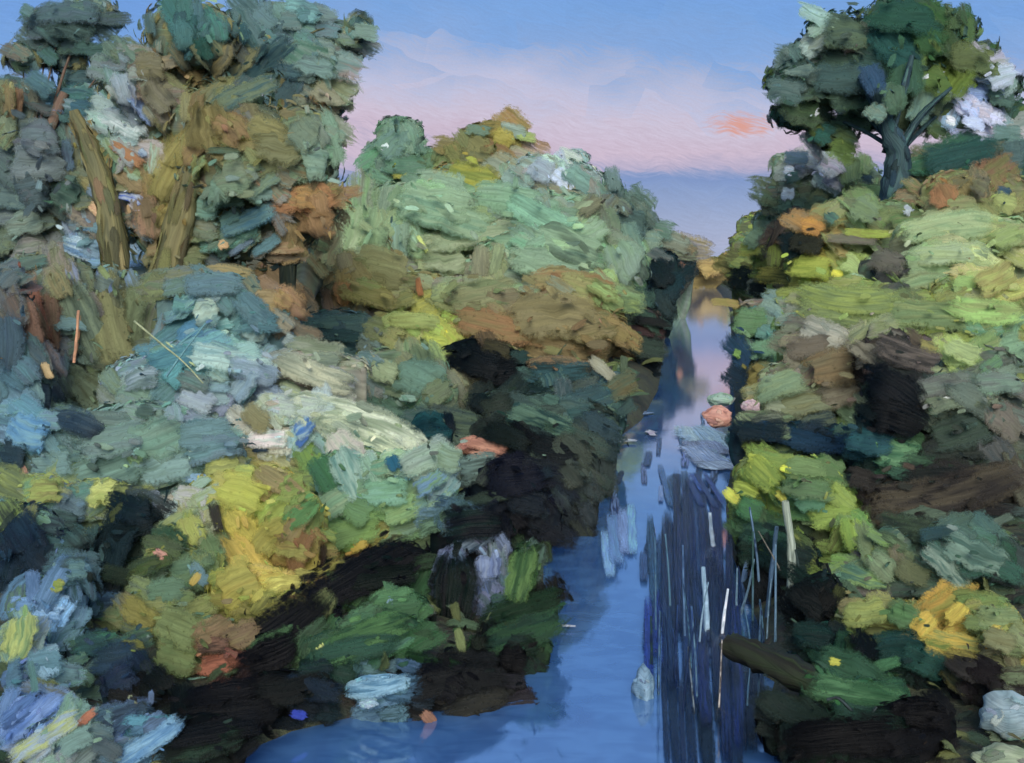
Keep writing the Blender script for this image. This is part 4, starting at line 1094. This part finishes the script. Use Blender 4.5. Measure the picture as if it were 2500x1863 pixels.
# ---------------------------------------------------------------- reeds, stems, log, stones
def onwater(x,y,z=0): d=ray(x,y); return CAM+d*((CAM[2]-z)/-d[2])
def stalk(kind,label,cat,grp,pts,w,c1,c2,taper=.5,Yb=None,bend=0,m_=BARK,seg=6):
    x0,y0=pts[0]; b0=onwater(x0,y0) if Yb is None else at(x0,y0,Yb)
    Yk=b0[1]; P=[at(x,y,Yk+bend*k) for k,(x,y) in enumerate(pts)]
    if Yb is None: P=[b0-np.array([0,0,.25])]+P
    s=px(Yk); n=len(P); p=Part(kind,m_); tube(p,P,[max(w*s/2*(1-(1-taper)*k/(n-1)),.002) for k in range(n)],lin(c1),lin(c2),seg,rough=.12)
    o=p.build(); tag(o,label,cat,grp); return o
REED=[((1532,1372),(1528,1300),(1522,1228),19,'8aa8c0','6f90a8','broad pale blue reed, thickest in the reed bed'),
((1562,1385),(1568,1330),(1576,1275),10,'d8e4ee','a8bccc','thin white reed right of the broad pale one'),
((1545,1190),(1540,1150),(1537,1110),15,'b0c4d8','8098b0','short pale lilac reed standing highest up the water'),
((1483,1390),(1480,1290),(1478,1180),8,'4a6c90','304c70','slate blue reed left of the broad pale one'),
((1556,1545),(1560,1460),(1563,1385),6,'3a2c28','b0a8a0','dark brown reed below the thin white one'),
((1504,1545),(1497,1480),(1490,1400),6,'2c2c2c','6f8090','black reed at the lower end of the reed bed'),
((1610,1260),(1616,1215),(1622,1190),16,'8aa4bc','6c88a0','stubby pale blue reed under the lime sapling'),
((1602,1330),(1620,1280),(1632,1210),9,'5f7c90','3f5c70','hooked grey-blue reed left of the lime sapling')]
for *pts,w,c1,c2,lb in REED: stalk('reed',lb,'reed','reeds in the water',pts,w,c1,c2)
for k in range(24):
    x=rng.uniform(1410,1680); y=rng.uniform(1300,1600); hgt=rng.uniform(90,260)*(.7+.3*(y/1600)); lean=rng.normal(0,14)
    c1=['1c3c78','2c5478','24406c','3f6a80','1a3458','5c7c98','2f5040','6f8ca0'][rng.integers(8)]
    stalk('reed','thin dark blue-green reed standing in the blue water of the reed bed','reed','reeds in the water',[(x,y),(x+lean*.3,y-hgt*.5),(x+lean,y-hgt)],rng.uniform(4,9),c1,'16284c' if k%2 else '4a6c80')
stalk('stem','pale grey bent stem under the lime sapling, thickest of its stems','stem','bare stems at the sapling',[(1722,1370),(1706,1340),(1712,1260),(1715,1180),(1700,1085)],24,'98a494','6c7868',.7,Yb=8.9,seg=8)
stalk('stem','slate blue stem left of the pale grey one','stem','bare stems at the sapling',[(1655,1395),(1662,1330),(1670,1240),(1682,1140)],13,'44607a','2c4458',.7,Yb=8.9)
stalk('stem','very thin brown twig crossing the slate blue stem','stem','bare stems at the sapling',[(1690,1235),(1665,1190),(1642,1150)],4,'7a7468','5c564c',.6,Yb=8.8)
stalk('stem','thin dark stem right of the pale grey one','stem','bare stems at the sapling',[(1760,1370),(1745,1320),(1735,1260),(1722,1190)],7,'3c4c48','2c3834',.6,Yb=8.8)
stalk('stem','black bowed stem at the right edge of the sapling hollow','stem','bare stems at the sapling',[(1800,1340),(1810,1300),(1800,1250),(1790,1220)],9,'141a1c','2c3434',.7,Yb=8.7)
stalk('branch','long thin brown branch arching level over the reeds','branch',None,[(1590,1385),(1660,1345),(1730,1318),(1790,1300)],6,'1e1a1c','4a4440',.6,Yb=8.9)
stalk('branch','leaning grey-green branch from the reeds up to the log','branch',None,[(1580,1560),(1620,1500),(1680,1440),(1722,1405)],15,'4c6064','34464c',.7,Yb=7.9,bend=-.1)
stalk('branch','black curved root looping over the bottom right bank','branch',None,[(1790,1515),(1815,1508),(1850,1545),(1880,1556),(1898,1530)],8,'12161a','3c4848',.8,Yb=6.2)
stalk('branch','short dark twig bridging two reeds, low in the reed bed','branch',None,[(1490,1490),(1530,1470),(1570,1455),(1605,1452)],5,'1c1418','4a3c3c',.6,Yb=7.9)
stalk('branch','fine olive twig crossed with a teal one on the sea-green bushes','branch',None,[(290,695),(350,745),(400,785),(440,830)],5,'9aa078','7f8a68',.6,Yb=11.4)
stalk('branch','fine teal twig crossed with an olive one on the sea-green bushes','branch',None,[(360,815),(395,765),(445,700)],6,'5f9298','4f7c88',.6,Yb=11.5)
stalk('branch','thin upright peach twig below the first tree','branch',None,[(160,785),(166,730),(170,672)],7,'c08862','a87858',.8,Yb=11.5)
# log
lg=Part('fallen_log',BARK)
P=[at(1580,1395,7.35),at(1650,1425,7.1),at(1720,1460,6.85),at(1800,1500,6.6)]; s=px(7.0)
Vl,Ql=tube(lg,P,[30*s,32*s,31*s,27*s],lin('3c4428'),lin('343024'),12)
tube(lg,[P[0]-np.array([.02,0,-.01]),P[0]],[.004,30*s],lin('4c5034'),lin('3c4428'),12)
o=lg.build(); tag(o,'mossy olive brown log leaning down from the reeds into the right bank','log')
def stone(label,x,y,rx,ry,Y,cols,kind='stone',grp='stones along the stream'):
    p=Part(kind,ROCK); s=px(Y); cen=at(x,y,Y); rad=np.array([rx*s,(rx+ry)*.5*s,ry*s]); V,Q,D=blob(cen,rad,None,.3,rng.integers(99))
    cs=[lin(q) for q in cols]; cc=np.array([jit(cs[0],.05)]*len(V)); 
    f=np.array([noise.noise(Vector(d*2.2))*.5+.5 for d in D]); f=np.clip((f-.4)*4,0,1)[:,None]; cc=cs[0]*(1-f)+cs[-1]*f
    p.add(V,Q,cc,cc*.85,np.stack([D[:,0]*2,D[:,2]*2,np.zeros(len(V))],1),np.tile(np.array([rng.random(),rx*s*.3,1.]),(len(V),1)))
    n=14; d=norm(rng.normal(0,1,(n,3))); d[:,1]=-np.abs(d[:,1]); pos=cen+d*rad*1.04; N=norm(d/rad*rad.mean())
    a=rng.normal(.1,.6,n); T=np.stack([np.cos(a),0*a,np.sin(a)],1); T=norm(T-N*np.sum(T*N,-1,keepdims=True)); L=rng.uniform(.5,1.1,n)*rx*s
    P=pos[:,None,:]+T[:,None,:]*(np.linspace(-.5,.5,5)[None,:,None]*L[:,None,None]); c=np.array([jit(cs[rng.integers(len(cs))],.12) for _ in range(n)])
    dabs(p,P,np.repeat(N[:,None],5,1),L*.5,c,c*.85,1.,4)
    o=p.build(); tag(o,label,'stone',grp)
stone('orange-pink stone on the right edge of the pale upper water',1553,903,30,22,15.2,['c08a78','b07868'])
stone('small dusty pink stone right of the orange-pink one',1625,880,20,14,15.4,['b09aa0','a88c90'])
stone('small sage green stone above the orange-pink one',1560,865,28,14,16.2,['7c9c88','8fa89c'])
stone('red-brown earth-stained rock beside the clipped dark shrub',1040,965,50,24,12.2,['a5705c','b88068','8a5a4c'])
stone('tiny orange stone at the far head of the stream',1478,578,10,8,60,['c08060','b07050'])
stone('pale tan flat stone at the right of the stream head',1640,657,34,9,28,['a89c86','a09880'])
stone('large blue-grey boulder in the bottom right corner',2180,1550,60,52,6.5,['7f949c','8aa0a4','6c848c'],'boulder')
stone('sage green boulder under the blue-grey one, at the very corner',2180,1650,70,34,6.0,['7c8a6c','74806a','8a947a'],'boulder')
stone('long teal blue stone lying on the black mud, bottom left',820,1478,60,13,7.0,['4d7c98','7ba6bc'])
stone('small pale stone below the long teal one',798,1524,20,8,6.75,['8ca8b8','7b98a8'])
stone('grey-blue upright stone standing in the water below the reeds',1392,1490,24,48,7.4,['6f90a8','4c6c84'])
stone('lilac white lump coloured as sky reflection in the inlet left of the black post-like bush',1062,1235,28,42,9.4,['7d90b4','8fa0c0'])  # added lump in the colour of sky reflected by the inlet water
# ---------------------------------------------------------------- sky
w=bpy.data.worlds.new('World'); bpy.context.scene.world=w; w.use_nodes=True; nt=w.node_tree; nt.nodes.clear(); b=NB(nt)
d=b.n('ShaderNodeTexCoord').outputs['Generated']; x,y,z=b.sep(d)
el=b.m('MULTIPLY',b.m('ARCSINE',z),57.2958); az=b.m('MULTIPLY',b.m('ARCTAN2',x,y),57.2958)
# brush-like cloud streaks, tilted a little
def rot(a_,b_,deg): c_,s_=math.cos(math.radians(deg)),math.sin(math.radians(deg)); return b.m('ADD',b.m('MULTIPLY',a_,c_),b.m('MULTIPLY',b_,s_)),b.m('SUBTRACT',b.m('MULTIPLY',b_,c_),b.m('MULTIPLY',a_,s_))
r1,r2=rot(az,el,-14)
warp=b.noise(b.xyz(az,el,0.),.35,2)
r2w=b.m('ADD',r2,b.m('MULTIPLY',warp,1.6))
vo=b.n('ShaderNodeTexVoronoi'); b.put(vo.inputs['Vector'],b.xyz(b.m('MULTIPLY',r1,.22),b.m('MULTIPLY',r2w,.75),0.)); vo.inputs['Scale'].default_value=1.
cell=b.sep(vo.outputs['Color'])[0]; cell2=b.sep(vo.outputs['Color'])[1]
fine=b.noise(b.xyz(b.m('MULTIPLY',r1,1.1),b.m('MULTIPLY',r2w,9.),0.),1.,4,.65)
fine2=b.noise(b.xyz(b.m('MULTIPLY',az,9.),b.m('MULTIPLY',el,12.),0.),1.,3,.6)
soft=b.noise(b.xyz(b.m('MULTIPLY',az,.22),b.m('MULTIPLY',el,.4),5.),1.,3,.5)
azl=b.mr(az,-8.,16.,1.1,-1.1,False)
e2=b.m('ADD',b.m('SUBTRACT',el,azl),b.mr(az,-13.,-19.,0.,4.))                       # cloud top slopes down to the right
sw=b.mr(el,5.,7.5)
e2=b.m('ADD',b.m('MULTIPLY',e2,sw),b.m('MULTIPLY',el,b.m('SUBTRACT',1.,sw)))
off=b.m('ADD',b.m('MULTIPLY',b.m('SUBTRACT',cell,.5),.9),b.m('ADD',b.m('MULTIPLY',b.m('SUBTRACT',fine,.5),2.4),b.m('MULTIPLY',b.m('SUBTRACT',soft,.5),2.6)))
e3=b.m('ADD',e2,b.m('MULTIPLY',off,b.mr(el,3.8,7.5,.28,1.,True)))
rp=b.n('ShaderNodeValToRGB'); cr=rp.color_ramp
def sl(h):
    c=np.array([int(h[i:i+2],16) for i in (0,2,4)])/255.; c=((c+.055)/1.055)**2.4; return (*c,1)
RS=[(-2,'8a9cbc'),(1.,'a8b0cc'),(2.4,'99a8ca'),(3.5,'8a9fc8'),(4.1,'7f96c4'),(4.4,'94a0c6'),(4.75,'b6aec8'),(5.6,'cab9cc'),(7.,'cac1d5'),(8.4,'bcbfda'),(9.6,'a2b2d6'),(10.5,'86a8da'),(12.5,'7aa4dc'),(16,'6f9cdc'),(24,'5f8fd4')]
while len(cr.elements)>1: cr.elements.remove(cr.elements[0])
for i,(e,h) in enumerate(RS):
    q=cr.elements[0] if i==0 else cr.elements.new((e+2)/26)
    q.position=(e+2)/26; q.color=sl(h)
b.put(rp.inputs[0],b.mr(e3,-2.,24.,0,1,False))
col=rp.outputs[0]
k=b.m('ADD',1.,b.m('ADD',b.m('MULTIPLY',b.m('SUBTRACT',fine,.5),.3),b.m('ADD',b.m('MULTIPLY',b.m('SUBTRACT',cell2,.5),.03),b.m('MULTIPLY',b.m('SUBTRACT',fine2,.5),.14))))
col=b.mix(1.,col,b.xyz(k,k,k),'MULTIPLY')
# small salmon cloud
q=b.m('ADD',b.m('POWER',b.m('DIVIDE',b.m('SUBTRACT',az,11.4),1.5),2.),b.m('POWER',b.m('DIVIDE',b.m('SUBTRACT',el,6.85),.55),2.))
q=b.m('ADD',q,b.m('MULTIPLY',b.m('SUBTRACT',soft,.5),4.)); q=b.m('ADD',q,b.m('MULTIPLY',b.m('SUBTRACT',fine,.5),4.5))
col=b.mix(b.mr(q,1.8,-.2,0,.9),col,sl('da9c8c'))
sky=b.n('ShaderNodeTexSky'); sky.sky_type='NISHITA'; sky.sun_disc=False
SE,SR=math.radians(30),math.radians(178)
sky.sun_elevation=SE; sky.sun_rotation=SR
bg1=b.n('ShaderNodeBackground'); b.put(bg1.inputs[0],sky.outputs[0]); bg1.inputs[1].default_value=.15
bg2=b.n('ShaderNodeBackground'); b.put(bg2.inputs[0],col); bg2.inputs[1].default_value=.72
mx=b.n('ShaderNodeMixShader'); b.put(mx.inputs[0],b.mr(el,18.,38.)); nt.links.new(bg2.outputs[0],mx.inputs[1]); nt.links.new(bg1.outputs[0],mx.inputs[2])
nt.links.new(mx.outputs[0],b.n('ShaderNodeOutputWorld').inputs[0])
sl_=bpy.data.lights.new('sun','SUN'); sl_.energy=1.9; sl_.angle=math.radians(35); sl_.color=(1,.96,.9)
so=bpy.data.objects.new('sun',sl_); C.objects.link(so)
# sun behind the camera, to its left
sdv=Vector((math.sin(SR)*math.cos(SE)*-1*-1,math.cos(SR)*math.cos(SE),math.sin(SE)))
so.rotation_euler=sdv.to_track_quat('Z','Y').to_euler()
cam=bpy.data.cameras.new('camera'); co=bpy.data.objects.new('camera',cam); C.objects.link(co); co.location=CAM.tolist()
co.rotation_euler=(math.radians(90)-A,0,0); cam.sensor_width=36; cam.lens=18/math.tan(math.radians(25)); cam.clip_end=3000
sc=bpy.context.scene; sc.camera=co; sc.view_settings.view_transform='Standard'; sc.view_settings.look='None'; sc.view_settings.exposure=.5; sc.view_settings.gamma=1
sc.cycles.max_bounces=4; sc.cycles.transparent_max_bounces=9; sc.cycles.use_adaptive_sampling=True; sc.cycles.adaptive_threshold=.03; sc.cycles.diffuse_bounces=2; sc.cycles.glossy_bounces=2
